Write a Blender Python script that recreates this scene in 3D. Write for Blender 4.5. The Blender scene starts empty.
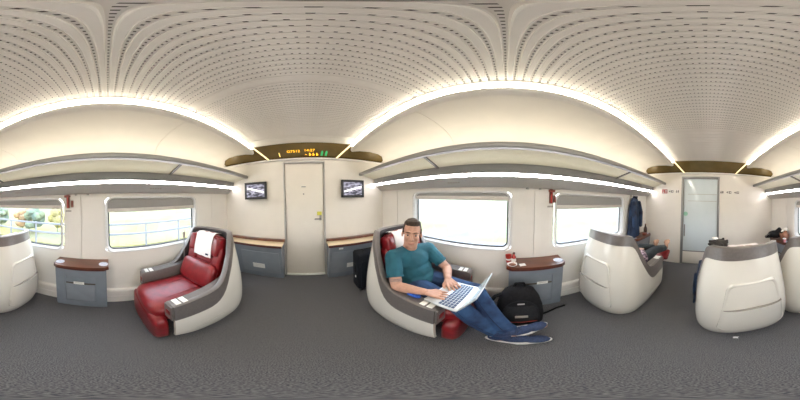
import bpy, bmesh, math, random
from mathutils import Vector, Matrix, Euler
random.seed(7)
S = bpy.context.scene
COL = S.collection
R = math.radians

# ------------------------------------------------------------------ camera
YAW0, PITCH, ROLL = 306.738, R(-1.0993), R(1.2082)
CAM = Vector((0.0519, 0.0, 1.30))
cd = bpy.data.cameras.new('camera')
cd.type = 'PANO'
try:
    cd.cycles.panorama_type = 'EQUIRECTANGULAR'
except Exception:
    pass
try:
    cd.panorama_type = 'EQUIRECTANGULAR'
except Exception:
    pass
cd.clip_start = 0.02
cam = bpy.data.objects.new('camera', cd)
COL.objects.link(cam)
S.camera = cam
_a = R((400 - YAW0) * 0.45)
_f = Vector((math.sin(_a), math.cos(_a), 0)); _r = Vector((math.cos(_a), -math.sin(_a), 0)); _u = Vector((0, 0, 1))
_Rx = Matrix.Rotation(PITCH, 3, 'X')
_Ry = Matrix.Rotation(ROLL, 3, 'Y')
_M = _Ry @ _Rx @ Matrix((_r, _u, -_f)).transposed()
cam.matrix_world = Matrix.Translation(CAM) @ _M.to_4x4()

# ------------------------------------------------------------------ world, exposure
SKY, COVE, RACKL, UPL = 5.6, 19.0, 22.0, 2.9
w = bpy.data.worlds.new('sky'); S.world = w; w.use_nodes = True
nt = w.node_tree
bg = nt.nodes['Background']
tc = nt.nodes.new('ShaderNodeTexCoord'); sp = nt.nodes.new('ShaderNodeSeparateXYZ'); cr = nt.nodes.new('ShaderNodeValToRGB')
nt.links.new(tc.outputs['Generated'], sp.inputs[0]); nt.links.new(sp.outputs['Z'], cr.inputs[0]); nt.links.new(cr.outputs[0], bg.inputs[0])
cr.color_ramp.elements[0].color = (0.95, 0.97, 1.0, 1); cr.color_ramp.elements[1].color = (0.62, 0.78, 1.0, 1)
bg.inputs[1].default_value = SKY
vs = S.view_settings
S.display_settings.display_device = 'sRGB'
vs.view_transform = 'Standard'; vs.look = 'None'; vs.exposure = 0.42; vs.gamma = 1.0
vs.use_curve_mapping = False
try:
    S.cycles.use_denoising = True
    S.cycles.caustics_reflective = False; S.cycles.caustics_refractive = False
    S.cycles.max_bounces = 8; S.cycles.diffuse_bounces = 5; S.cycles.glossy_bounces = 3; S.cycles.transparent_max_bounces = 8
    S.cycles.sample_clamp_indirect = 6.0
except Exception:
    pass

# ------------------------------------------------------------------ materials
def mat(name, col, rough=0.5, metal=0.0, var=0.06, scale=40.0, bump=0.0, bscale=None, coat=0.0, emit=None, spec=0.5, col2=None, detail=3.0, stretch=None, lo=0.35, hi=0.65):
    m = bpy.data.materials.new(name); m.use_nodes = True
    n = m.node_tree.nodes; l = m.node_tree.links
    b = n['Principled BSDF']
    t = n.new('ShaderNodeTexCoord'); no = n.new('ShaderNodeTexNoise'); r = n.new('ShaderNodeValToRGB')
    src = t.outputs['Object']
    if stretch:
        mp = n.new('ShaderNodeMapping'); mp.inputs['Scale'].default_value = stretch
        l.new(src, mp.inputs[0]); src = mp.outputs[0]
    l.new(src, no.inputs['Vector']); no.inputs['Scale'].default_value = scale; no.inputs['Detail'].default_value = detail
    l.new(no.outputs['Fac'], r.inputs[0])
    c2 = col2 if col2 else tuple(max(0, c * (1 - var)) for c in col)
    c1 = col if col2 else tuple(min(1, c * (1 + var)) for c in col)
    r.color_ramp.elements[0].color = (*c2, 1); r.color_ramp.elements[1].color = (*c1, 1)
    r.color_ramp.elements[0].position = lo; r.color_ramp.elements[1].position = hi
    l.new(r.outputs[0], b.inputs['Base Color'])
    b.inputs['Roughness'].default_value = rough; b.inputs['Metallic'].default_value = metal
    b.inputs['Specular IOR Level'].default_value = spec
    b.inputs['Coat Weight'].default_value = coat
    if bump:
        bp = n.new('ShaderNodeBump'); bp.inputs['Strength'].default_value = bump; bp.inputs['Distance'].default_value = 0.004
        n2 = n.new('ShaderNodeTexNoise'); n2.inputs['Scale'].default_value = bscale or scale; n2.inputs['Detail'].default_value = 4
        l.new(src, n2.inputs['Vector']); l.new(n2.outputs['Fac'], bp.inputs['Height']); l.new(bp.outputs[0], b.inputs['Normal'])
    if emit:
        b.inputs['Emission Color'].default_value = (*emit[0], 1); b.inputs['Emission Strength'].default_value = emit[1]
    return m

M = {}
M['wall'] = mat('wall_laminate', (0.79, 0.76, 0.715), 0.42, var=0.012, scale=6)
M['endwall'] = mat('end_wall_laminate', (0.75, 0.71, 0.645), 0.40, var=0.012, scale=6)
M['cream'] = mat('cream_panel', (0.79, 0.75, 0.68), 0.5, var=0.02, scale=4)
M['ceil'] = mat('ceiling_metal', (0.80, 0.755, 0.68), 0.5, var=0.02, scale=9)
M['slot'] = mat('vent_slot_black', (0.09, 0.075, 0.06), 0.9)
M['pocket_shade'] = mat('pocket_shade_grey', (0.30, 0.28, 0.25), 0.8)  # grey that stands for the shade in the seat-back pocket mouth
M['carpet'] = mat('speckled_carpet', (0.200, 0.197, 0.200), 0.97, scale=230, bump=0.5, bscale=400, spec=0.15, col2=(0.040, 0.043, 0.057), detail=8)
M['white_plastic'] = mat('white_plastic', (0.82, 0.80, 0.76), 0.3, var=0.02, scale=5)
M['frame'] = mat('window_frame', (0.74, 0.735, 0.73), 0.35, var=0.01)
M['gasket'] = mat('rubber_gasket', (0.02, 0.025, 0.03), 0.6)
M['blind'] = mat('blind_fabric', (0.33, 0.325, 0.315), 0.85, var=0.04, scale=300)
M['blindbar'] = mat('blind_bar', (0.66, 0.62, 0.58), 0.4, var=0.02)
M['rail'] = mat('rack_aluminium', (0.27, 0.265, 0.26), 0.38, metal=0.35, var=0.03, scale=3)
M['darkrail'] = mat('rack_bracket', (0.17, 0.165, 0.16), 0.45, metal=0.3)
M['valance'] = mat('valance_grey', (0.47, 0.455, 0.435), 0.5, var=0.02)
M['shell'] = mat('seat_shell_white', (0.74, 0.715, 0.655), 0.22, var=0.012, scale=3, coat=0.3)
M['taupe'] = mat('seat_rim_taupe', (0.15, 0.135, 0.13), 0.32, metal=0.15, var=0.06, scale=60)
M['taupe_in'] = mat('seat_lining_dark', (0.055, 0.05, 0.052), 0.55)
M['leather'] = mat('red_leather', (0.205, 0.009, 0.013), 0.30, var=0.15, scale=18, bump=0.22, bscale=120, coat=0.12)
M['leather_dark'] = mat('red_leather_piping', (0.20, 0.01, 0.014), 0.45, var=0.1)
M['linen'] = mat('white_linen', (0.80, 0.78, 0.77), 0.8, var=0.03, scale=200, bump=0.2, bscale=25)
M['wood'] = mat('red_brown_wood', (0.145, 0.045, 0.020), 0.3, scale=12, col2=(0.075, 0.022, 0.011), stretch=(1, 0.15, 1), coat=0.3)
M['darkwood'] = mat('dark_wood_edge', (0.075, 0.018, 0.015), 0.3, var=0.2, scale=20)
M['cream_top'] = mat('pale_cream_top', (0.83, 0.70, 0.50), 0.25, scale=10, col2=(0.76, 0.62, 0.42), stretch=(0.3, 3, 1), coat=0.3)  # cream with streaks of a deeper cream, for the cabinet tops
M['bluegrey'] = mat('blue_grey_laminate', (0.205, 0.235, 0.275), 0.45, var=0.05, scale=8)
M['bluegrey2'] = mat('blue_grey_panel', (0.235, 0.265, 0.305), 0.45, var=0.05, scale=8)
M['black'] = mat('black_plastic', (0.012, 0.012, 0.014), 0.4, var=0.2)
M['chrome'] = mat('brushed_steel', (0.55, 0.55, 0.56), 0.25, metal=1.0, var=0.05)
M['disc'] = mat('cup_mat_pale', (0.70, 0.71, 0.76), 0.4, scale=160, col2=(0.42, 0.47, 0.62), lo=0.45, hi=0.55)
M['paper'] = mat('white_paper', (0.82, 0.82, 0.80), 0.7, var=0.03)
M['board'] = mat('bronze_board', (0.155, 0.105, 0.032), 0.22, metal=0.25, var=0.15, scale=3)
M['amber'] = mat('led_amber', (0.9, 0.4, 0.02), 0.5, emit=((1.0, 0.50, 0.02), 1.6))
M['ledyellow'] = mat('led_yellow', (0.9, 0.7, 0.2), 0.5, emit=((1.0, 0.72, 0.22), 1.0))
M['ledgreen'] = mat('led_green', (0.02, 0.3, 0.08), 0.5, emit=((0.03, 0.42, 0.13), 0.55))
M['cove'] = mat('cove_light', (0.9, 0.85, 0.7), 0.5, emit=((1.0, 0.93, 0.78), COVE))
M['covedim'] = mat('cove_light_diffuser_end', (0.9, 0.8, 0.5), 0.5, emit=((1.0, 0.84, 0.45), 1.0))
M['rackled'] = mat('rack_light', (0.9, 0.9, 0.9), 0.5, emit=((1.0, 0.96, 0.97), RACKL))
M['uplight'] = mat('rack_uplight', (0.9, 0.85, 0.7), 0.5, emit=((1.0, 0.93, 0.82), UPL))
M['red'] = mat('signal_red', (0.36, 0.03, 0.02), 0.4, var=0.1)
M['brownred'] = mat('hammer_red', (0.21, 0.05, 0.03), 0.4, var=0.15)
M['yellow'] = mat('yellow_sticker', (0.62, 0.58, 0.08), 0.5)
M['green'] = mat('green_sticker', (0.28, 0.55, 0.42), 0.5)
M['markdark'] = mat('sign_print_dark', (0.10, 0.09, 0.085), 0.7)
M['markgrey'] = mat('sign_print_grey', (0.36, 0.33, 0.29), 0.7)
M['skin'] = mat('skin', (0.50, 0.275, 0.195), 0.5, var=0.09, scale=25, bump=0.08, bscale=140)
M['skin2'] = mat('skin_tan', (0.42, 0.235, 0.155), 0.5, var=0.08, scale=25)
M['lips'] = mat('lips', (0.43, 0.19, 0.15), 0.5)
M['hair'] = mat('dark_brown_hair', (0.045, 0.028, 0.018), 0.7, scale=90, var=0.35, bump=0.6, bscale=160, stretch=(1, 1, 0.3))
M['blackhair'] = mat('black_hair', (0.012, 0.008, 0.008), 0.55, scale=90, var=0.35, bump=0.6, bscale=160)
M['eyewhite'] = mat('eye_white', (0.38, 0.34, 0.32), 0.25)
M['iris'] = mat('eye_iris', (0.03, 0.03, 0.035), 0.15)
M['teal'] = mat('teal_cotton', (0.013, 0.092, 0.128), 0.85, var=0.18, scale=9, bump=0.5, bscale=16)
M['jeans'] = mat('blue_denim', (0.026, 0.075, 0.185), 0.85, scale=9, col2=(0.009, 0.022, 0.068), bump=0.6, bscale=14, detail=6)
M['denimdark'] = mat('denim_seam', (0.012, 0.022, 0.06), 0.85)
M['shoe'] = mat('navy_shoe_mesh', (0.026, 0.045, 0.11), 0.75, var=0.25, scale=90)
M['sole'] = mat('white_sole', (0.78, 0.76, 0.74), 0.6)
M['solered'] = mat('coral_sole', (0.55, 0.17, 0.10), 0.6)
M['alu'] = mat('laptop_aluminium', (0.62, 0.66, 0.70), 0.3, metal=0.55, var=0.02)
M['keys'] = mat('laptop_keys', (0.05, 0.08, 0.16), 0.5)
M['screen_glass'] = mat('laptop_screen', (0.30, 0.34, 0.36), 0.12, emit=((0.5, 0.6, 0.6), 0.25))
M['blackcloth'] = mat('black_nylon', (0.007, 0.007, 0.009), 0.8, spec=0.25, var=0.4, scale=60, bump=0.4, bscale=30)
M['greycloth'] = mat('charcoal_mesh', (0.015, 0.016, 0.019), 0.85, spec=0.25, var=0.3, scale=120)
M['navycloth'] = mat('navy_coat', (0.020, 0.045, 0.105), 0.8, scale=8, col2=(0.006, 0.012, 0.03), bump=0.5, bscale=18)
M['suitcase'] = mat('dark_suitcase', (0.007, 0.009, 0.014), 0.75, spec=0.25, var=0.3, scale=50)
M['brightblue'] = mat('bright_blue_cloth', (0.02, 0.10, 0.50), 0.7, var=0.15)
M['brownleather'] = mat('brown_leather', (0.17, 0.06, 0.025), 0.5, var=0.25, scale=20)
M['pink'] = mat('pink_cloth', (0.50, 0.20, 0.21), 0.8, var=0.12)
M['darktrouser'] = mat('dark_trouser', (0.022, 0.03, 0.036), 0.85, var=0.3, scale=12, bump=0.4, bscale=15)
M['plaid'] = mat('plum_check_cloth', (0.34, 0.26, 0.30), 0.85, scale=26, col2=(0.055, 0.03, 0.06), stretch=(2.4, 0.7, 1), lo=0.46, hi=0.54)
M['bottle'] = mat('red_drink', (0.34, 0.025, 0.02), 0.12, var=0.2)
M['amberglass'] = mat('dark_bottle', (0.04, 0.018, 0.012), 0.1)
M['tattoo'] = mat('tattoo_ink', (0.30, 0.20, 0.17), 0.6, var=0.2)

def glass(name, tint, refl=0.12, body=0.0, rough=0.02):
    m = bpy.data.materials.new(name); m.use_nodes = True
    n = m.node_tree.nodes; l = m.node_tree.links
    for x in list(n): n.remove(x)
    o = n.new('ShaderNodeOutputMaterial'); t = n.new('ShaderNodeBsdfTransparent'); g = n.new('ShaderNodeBsdfGlossy')
    t.inputs[0].default_value = (*tint, 1); g.inputs['Roughness'].default_value = rough; g.inputs['Color'].default_value = (1, 1, 1, 1)
    lw = n.new('ShaderNodeLayerWeight'); lw.inputs[0].default_value = 0.5
    pw = n.new('ShaderNodeMath'); pw.operation = 'POWER'; pw.inputs[1].default_value = 5.0; l.new(lw.outputs['Facing'], pw.inputs[0])
    fr = n.new('ShaderNodeMath'); fr.operation = 'MULTIPLY_ADD'; fr.inputs[1].default_value = 0.7; fr.inputs[2].default_value = 0.03; l.new(pw.outputs[0], fr.inputs[0])
    mx = n.new('ShaderNodeMixShader'); l.new(fr.outputs[0], mx.inputs[0]); l.new(t.outputs[0], mx.inputs[1]); l.new(g.outputs[0], mx.inputs[2])
    out = mx.outputs[0]
    if body:
        d = n.new('ShaderNodeBsdfDiffuse'); d.inputs[0].default_value = (*tint, 1); tr = n.new('ShaderNodeBsdfTranslucent'); tr.inputs[0].default_value = (*tint, 1)
        no = n.new('ShaderNodeTexNoise'); no.inputs['Scale'].default_value = 5
        a = n.new('ShaderNodeMixShader'); a.inputs[0].default_value = 0.6; l.new(d.outputs[0], a.inputs[1]); l.new(tr.outputs[0], a.inputs[2])
        b2 = n.new('ShaderNodeMixShader'); b2.inputs[0].default_value = body; l.new(out, b2.inputs[1]); l.new(a.outputs[0], b2.inputs[2]); out = b2.outputs[0]
    l.new(out, o.inputs[0])
    return m
M['glass'] = glass('window_glass', (0.97, 0.99, 0.99))
M['frost'] = glass('frosted_rack_glass', (0.87, 0.87, 0.80), body=0.9, rough=0.1)

def door_glass():
    m = mat('satin_door_glass', (0.63, 0.70, 0.73), 0.13, var=0.02, scale=2, coat=0.3)
    return m
M['doorglass'] = door_glass()

def screen_mat():
    m = bpy.data.materials.new('monitor_picture'); m.use_nodes = True
    n = m.node_tree.nodes; l = m.node_tree.links; b = n['Principled BSDF']
    t = n.new('ShaderNodeTexCoord'); no = n.new('ShaderNodeTexNoise'); no.inputs['Scale'].default_value = 26; no.inputs['Detail'].default_value = 2
    mp = n.new('ShaderNodeMapping'); mp.inputs['Scale'].default_value = (0.5, 1, 1.4)
    l.new(t.outputs['Object'], mp.inputs[0]); l.new(mp.outputs[0], no.inputs['Vector'])
    r = n.new('ShaderNodeValToRGB'); e = r.color_ramp.elements
    e[0].position = 0.42; e[0].color = (0.05, 0.05, 0.07, 1); e[1].position = 0.66; e[1].color = (0.62, 0.60, 0.75, 1)
    l.new(no.outputs['Fac'], r.inputs[0]); l.new(r.outputs[0], b.inputs['Emission Color']); b.inputs['Emission Strength'].default_value = 0.75
    b.inputs['Base Color'].default_value = (0.02, 0.02, 0.025, 1); b.inputs['Roughness'].default_value = 0.15
    return m
M['screen'] = screen_mat()

# ------------------------------------------------------------------ builders
WL = {}            # world location of every object
class G:
    def __init__(s): s.v = []; s.f = []
    def raw(s, v, f, mtx=None):
        k = len(s.v)
        s.v += [tuple(mtx @ Vector(p)) if mtx else tuple(p) for p in v]
        s.f += [tuple(i + k for i in q) for q in f]
        return s
    def bm(s, b, mtx=None):
        b.verts.index_update()
        s.raw([v.co.copy() for v in b.verts], [[v.index for v in f.verts] for f in b.faces], mtx); b.free(); return s
    def box(s, c, d, bev=0.0, seg=2, rot=None):
        b = bmesh.new(); bmesh.ops.create_cube(b, size=1.0)
        for v in b.verts: v.co = Vector((v.co.x * d[0], v.co.y * d[1], v.co.z * d[2]))
        if bev: bmesh.ops.bevel(b, geom=list(b.edges), offset=min(bev, min(d) * 0.49), segments=seg, profile=0.5, affect='EDGES')
        m = Matrix.Translation(c)
        if rot: m = m @ Euler([R(a) for a in rot]).to_matrix().to_4x4()
        return s.bm(b, m)
    def bb(s, x0, x1, y0, y1, z0, z1, bev=0.0, seg=2):
        return s.box(((x0 + x1) / 2, (y0 + y1) / 2, (z0 + z1) / 2), (abs(x1 - x0), abs(y1 - y0), abs(z1 - z0)), bev, seg)
    def prof(s, pts, y0, y1, closed=True, mirror=1):
        n = len(pts); v = [(mirror * p[0], y0, p[1]) for p in pts] + [(mirror * p[0], y1, p[1]) for p in pts]
        f = [(i, (i + 1) % n, n + (i + 1) % n, n + i) for i in range(n if closed else n - 1)]
        if closed: f += [tuple(range(n))[::-1], tuple(range(n, 2 * n))]
        return s.raw(v, f)
    def ell(s, c, r, rot=None, sub=2):
        b = bmesh.new(); bmesh.ops.create_icosphere(b, subdivisions=sub, radius=1.0)
        m = Matrix.Translation(c) @ (rot.to_4x4() if rot else Matrix()) @ Matrix.Diagonal((r[0], r[1], r[2], 1))
        return s.bm(b, m)
    def cap(s, p0, r0, p1, r1, n=12, rings=4):
        p0 = Vector(p0); p1 = Vector(p1); d = p1 - p0; L = d.length
        q = d.to_track_quat('Z', 'Y').to_matrix() if L > 1e-6 else Matrix.Identity(3)
        v = []; f = []
        row = [(-r0 * math.cos(i * math.pi / 2 / rings), r0 * math.sin(i * math.pi / 2 / rings)) for i in range(1, rings + 1)]
        row += [(L + r1 * math.sin(i * math.pi / 2 / rings), r1 * math.cos(i * math.pi / 2 / rings)) for i in range(0, rings)]
        v.append(p0 + q @ Vector((0, 0, -r0)))
        for z, r in row:
            for k in range(n):
                a = 2 * math.pi * k / n; v.append(p0 + q @ Vector((r * math.cos(a), r * math.sin(a), z)))
        v.append(p0 + q @ Vector((0, 0, L + r1)))
        for k in range(n): f.append((0, 1 + (k + 1) % n, 1 + k))
        for j in range(len(row) - 1):
            for k in range(n):
                a = 1 + j * n + k; b_ = 1 + j * n + (k + 1) % n
                f.append((a, b_, b_ + n, a + n))
        e = 1 + (len(row) - 1) * n
        for k in range(n): f.append((len(v) - 1, e + k, e + (k + 1) % n))
        return s.raw(v, f)
    def chain(s, pts, n=12):
        for (a, ra), (b, rb) in zip(pts, pts[1:]): s.cap(a, ra, b, rb, n)
        return s
    def cyl(s, p0, p1, r, r1=None, n=16):
        p0 = Vector(p0); p1 = Vector(p1); d = p1 - p0; r1 = r if r1 is None else r1
        q = d.to_track_quat('Z', 'Y').to_matrix(); v = []
        for z, rr in ((0, r), (d.length, r1)):
            for k in range(n):
                a = 2 * math.pi * k / n; v.append(p0 + q @ Vector((rr * math.cos(a), rr * math.sin(a), z)))
        f = [(k, (k + 1) % n, n + (k + 1) % n, n + k) for k in range(n)] + [tuple(range(n))[::-1], tuple(range(n, 2 * n))]
        return s.raw(v, f)
    def tube(s, pts, r, n=8):
        for a, b in zip(pts, pts[1:]): s.cap(a, r, b, r, n, 2)
        return s
    def lathe(s, c, prof, n=20):
        v = []; f = []
        for r, z in prof:
            for k in range(n):
                a = 2 * math.pi * k / n; v.append((c[0] + r * math.cos(a), c[1] + r * math.sin(a), c[2] + z))
        for j in range(len(prof) - 1):
            for k in range(n): f.append((j * n + k, j * n + (k + 1) % n, (j + 1) * n + (k + 1) % n, (j + 1) * n + k))
        f.append(tuple(range(n))[::-1]); f.append(tuple(range((len(prof) - 1) * n, len(prof) * n)))
        return s.raw(v, f)
    def grid(s, rows, closed_u=False):
        k = len(rows[0]); v = [p for r_ in rows for p in r_]; f = []
        for j in range(len(rows) - 1):
            for i in range(k if closed_u else k - 1):
                f.append((j * k + i, j * k + (i + 1) % k, (j + 1) * k + (i + 1) % k, (j + 1) * k + i))
        return s.raw(v, f)
    def mesh(s, name, m, smooth=35):
        me = bpy.data.meshes.new(name); me.from_pydata([tuple(p) for p in s.v], [], s.f)
        b = bmesh.new(); b.from_mesh(me); bmesh.ops.recalc_face_normals(b, faces=list(b.faces)); b.to_mesh(me); b.free()
        if m: me.materials.append(m)
        if smooth:
            me.shade_smooth(); me.set_sharp_from_angle(angle=R(smooth))
        return me
    def obj(s, name, m, parent=None, smooth=35, **props):
        """verts in world coordinates; origin moved to the bounding box centre"""
        lo = Vector([min(p[i] for p in s.v) for i in range(3)]); hi = Vector([max(p[i] for p in s.v) for i in range(3)])
        c = (lo + hi) / 2
        s.v = [tuple(Vector(p) - c) for p in s.v]
        me = s.mesh(name, M[m] if isinstance(m, str) else m, smooth)
        return link(name, me, c, parent, **props)

def link(name, data, c, parent=None, **props):
    o = bpy.data.objects.new(name, data); COL.objects.link(o)
    c = Vector(c)
    if parent: o.parent = parent; o.location = c - WL[parent.name]
    else: o.location = c
    WL[o.name] = c
    for k, v in props.items(): o[k] = v
    return o

def tag(o, label, cat, group=None, kind=None):
    o['label'] = label; o['category'] = cat
    if group: o['group'] = group
    if kind: o['kind'] = kind
    return o
def thing(name, loc, label, cat, group=None, kind=None):
    o = link(name, None, loc); o.empty_display_size = 0.1
    return tag(o, label, cat, group, kind)
def copy_tree(o, delta=None, parent=None):
    c = o.copy(); COL.objects.link(c)
    if parent is not None: c.parent = parent
    if delta is not None: c.location = o.location + Vector(delta)
    WL[c.name] = WL[o.name] + (Vector(delta) if delta is not None else Vector())
    for ch in list(o.children): copy_tree(ch, None, c)
    return c

def text(name, body, c, size, m, parent, rx=90, rz=0, extrude=0.0006, rxx=None):
    cu = bpy.data.curves.new(name, 'FONT'); cu.body = body; cu.size = size; cu.extrude = extrude; cu.align_x = 'CENTER'; cu.align_y = 'CENTER'
    cu.materials.append(M[m])
    t_ = bpy.data.objects.new('tmp', cu); COL.objects.link(t_)
    me = bpy.data.meshes.new_from_object(t_.evaluated_get(bpy.context.evaluated_depsgraph_get())); me.name = name
    bpy.data.objects.remove(t_); bpy.data.curves.remove(cu)
    o = link(name, me, c, parent); o.rotation_euler = (R(rx), 0, R(rz))
    return o

def remeshed(g, voxel, it=4, name='body'):
    me = g.mesh('tmp', None, 0); o = bpy.data.objects.new('tmp', me); COL.objects.link(o)
    m = o.modifiers.new('r', 'REMESH'); m.mode = 'VOXEL'; m.voxel_size = voxel
    if it:
        s_ = o.modifiers.new('s', 'SMOOTH'); s_.factor = 0.5; s_.iterations = it
    dg = bpy.context.evaluated_depsgraph_get(); ev = o.evaluated_get(dg)
    n = bpy.data.meshes.new_from_object(ev); n.name = name
    bpy.data.objects.remove(o); bpy.data.meshes.remove(me)
    out = G(); out.v = [tuple(v.co) for v in n.vertices]; out.f = [tuple(p.vertices) for p in n.polygons]
    bpy.data.meshes.remove(n)
    return out

def rrect(y0, y1, z0, z1, r, n=6):
    out = []
    for cy, cz, a0 in ((y1 - r, z1 - r, 0), (y0 + r, z1 - r, 90), (y0 + r, z0 + r, 180), (y1 - r, z0 + r, 270)):
        for k in range(n + 1):
            a = R(a0 + 90 * k / n); out.append((cy + r * math.cos(a), cz + r * math.sin(a)))
    return out
def lerp(a, b, t): return a + (b - a) * t
def interp(x, tab):
    if x <= tab[0][0]: return tab[0][1]
    for (a, va), (b, vb) in zip(tab, tab[1:]):
        if x <= b:
            t = (x - a) / (b - a); return lerp(va, vb, t)
    return tab[-1][1]
def sinterp(x, tab):
    if x <= tab[0][0]: return tab[0][1]
    for (a, va), (b, vb) in zip(tab, tab[1:]):
        if x <= b:
            t = (x - a) / (b - a); return lerp(va, vb, t * t * (3 - 2 * t))
    return tab[-1][1]

# ------------------------------------------------------------------ dimensions of the carriage
YF, YB, XW = 1.87, -2.44, 1.31
CEIL = 2.03
WIN = {1: (-1, 0.0, 1.12, 1.195), 2: (-1, -1.63, -0.51, 1.235), 3: (1, -0.03, 1.11, 1.265), 4: (1, -1.62, -0.52, 1.185)}
WZ0, WZ1 = 0.75, 1.345

# floor
tag(G().bb(-1.33, 1.33, YB - 0.05, YF + 0.05, -0.06, 0.0).obj('floor', 'carpet'), 'dark grey speckled carpet floor of the carriage', 'floor', kind='structure')

# side walls
def wall_side(name, s):
    g = G()
    ws = sorted([(v[1] - 0.02, v[2] + 0.02) for v in WIN.values() if v[0] == s])
    x0, x1 = 1.375, 1.43
    g.bb(s * x0, s * x1, YB - 0.1, YF + 0.1, -0.06, WZ0 - 0.012); g.bb(s * x0, s * x1, YB - 0.1, YF + 0.1, WZ1 + 0.012, 2.16)  # unseen outer slabs, added to stop sky light leaking past the panels
    e = [YB - 0.1] + [q for a in ws for q in a] + [YF + 0.1]
    for a, b in zip(e[::2], e[1::2]): g.bb(s * x0, s * x1, a, b, WZ0 - 0.012, WZ1 + 0.012)
    root = g.obj(name, 'wall', smooth=0)
    tag(root, 'cream %s side wall of the carriage with window openings' % ('left' if s < 0 else 'right'), 'wall', kind='structure')
    seams = [YB, -1.88, -0.28, 1.46, YF]
    for a, b in zip(seams, seams[1:]):
        a += 0.0025; b -= 0.0025
        bm = bmesh.new()
        def loop(pts):
            vs_ = [bm.verts.new((s * XW, p[0], p[1])) for p in pts]
            return [bm.edges.new((vs_[i], vs_[(i + 1) % len(vs_)])) for i in range(len(vs_))]
        ed = loop([(a, 0.2), (b, 0.2), (b, 1.44), (a, 1.44)])
        for (p, q) in ws:
            if p > a and q < b: ed += loop(rrect(p - 0.015, q + 0.015, WZ0 - 0.015, WZ1 + 0.015, 0.085))
        bmesh.ops.triangle_fill(bm, use_beauty=True, use_dissolve=False, edges=ed)
        res = bmesh.ops.extrude_face_region(bm, geom=list(bm.faces))
        for v in [x for x in res['geom'] if isinstance(x, bmesh.types.BMVert)]: v.co.x += s * 0.012
        G().bm(bm).obj('wall_panel', 'wall', root, smooth=0)
        # lower panel with a slight inward curve towards the floor
        G().prof([(1.275, 0.02), (1.292, 0.2), (XW, 0.215), (XW + 0.012, 0.215), (XW + 0.012, 0.02)], a, b, True, s).obj('lower_panel', 'wall', root, smooth=0)
    return root
wl = wall_side('wall_left', -1); wr = wall_side('wall_right', 1)
for s, nm in ((-1, 'left'), (1, 'right')):
    g = G()
    g.prof([(1.266, 0.0), (1.266, 0.10), (1.274, 0.108), (1.266, 0.116), (1.268, 0.185), (1.278, 0.205), (1.305, 0.212), (1.305, 0.0)], YB, YF, True, s)
    b = g.obj('baseboard_' + nm, 'wall', smooth=20)
    tag(b, 'cream heating duct baseboard along the %s wall' % nm, 'baseboard', kind='structure')

# windows
for k, (s, y0, y1, zb) in WIN.items():
    nm = {1: 'window with half lowered blind beside the empty red seat', 2: 'window behind the side table and cream seat on the left wall',
          3: 'large window behind the seated man with its blind raised', 4: 'window with lowered blind behind the lone cream-backed seat'}[k]
    root = thing('window_%d' % k, (s * 1.33, (y0 + y1) / 2, WZ0), nm, 'window', kind='structure')
    loops = []
    for x, d, r in ((1.3085, -0.018, 0.088), (1.304, -0.010, 0.083), (1.304, -0.004, 0.077), (1.312, 0.004, 0.07), (1.345, 0.010, 0.066), (1.36, 0.014, 0.062)):
        loops.append([(s * x, p[0], p[1]) for p in rrect(y0 - 0.0 + d, y1 - d, WZ0 + d, WZ1 - d, r)])
    G().grid(loops, True).obj('frame', 'frame', root, smooth=60)
    i0 = rrect(y0 + 0.013, y1 - 0.013, WZ0 + 0.013, WZ1 - 0.013, 0.063); i1 = rrect(y0 + 0.024, y1 - 0.024, WZ0 + 0.024, WZ1 - 0.024, 0.052)
    G().grid([[(s * 1.357, *p) for p in i0], [(s * 1.352, *p) for p in i1], [(s * 1.368, *p) for p in i1], [(s * 1.368, *p) for p in i0], [(s * 1.357, *p) for p in i0]], True).obj('gasket', 'gasket', root)
    pts = rrect(y0 + 0.02, y1 - 0.02, WZ0 + 0.02, WZ1 - 0.02, 0.055)
    n = len(pts)
    G().raw([(s * 1.360, *p) for p in pts] + [(s * 1.366, *p) for p in pts], [tuple(range(n)), tuple(range(n, 2 * n))] + [(i, (i + 1) % n, n + (i + 1) % n, n + i) for i in range(n)]).obj('pane', 'glass', root, smooth=0)
    # roller blind: fabric with rounded top corners, and a bottom bar
    top = [(p[0], p[1]) for p in rrect(y0 + 0.008, y1 - 0.008, zb + 0.036 - 0.2, WZ1 - 0.008, 0.064) if p[1] > zb + 0.036]
    top = [(y1 - 0.008, zb + 0.036)] + top + [(y0 + 0.008, zb + 0.036)]
    n = len(top)
    bl = G().raw([(s * 1.326, *p) for p in top] + [(s * 1.329, *p) for p in top], [tuple(range(n)), tuple(range(n, 2 * n))] + [(i, (i + 1) % n, n + (i + 1) % n, n + i) for i in range(n)]).obj('blind', 'blind', root, smooth=0)
    G().bb(s * 1.318, s * 1.336, y0 + 0.006, y1 - 0.006, zb, zb + 0.042, 0.006).obj('bottom_bar', 'blindbar', bl)

# ceiling: recessed backing, transverse slats, vent slots, cream side panels
back = G().bb(-0.66, 0.66, YB - 0.05, YF + 0.05, CEIL + 0.005, CEIL + 0.05)
ceil = back.obj('ceiling', 'ceil', smooth=0)
tag(ceil, 'pale metal carriage ceiling of narrow transverse slats with vent slots', 'ceiling', kind='structure')
PITCHY = 0.0362
def slat(y, w, parent=ceil):
    h = w / 2
    p = [(-h, CEIL + 0.009), (-h, CEIL + 0.004), (-h + 0.0025, CEIL), (-h + 0.0055, CEIL + 0.0012), (h - 0.0055, CEIL + 0.0012), (h - 0.0025, CEIL), (h, CEIL + 0.004), (h, CEIL + 0.009)]
    n = len(p); v = [(-0.622, y + a, b) for a, b in p] + [(0.622, y + a, b) for a, b in p]
    f = [(i, (i + 1) % n, n + (i + 1) % n, n + i) for i in range(n)]
    return G().raw(v, f)
proto = slat(0.0, 0.0255).mesh('slat', M['ceil'], 0)
slots = G()
yslots = []
y = 0.018
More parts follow.
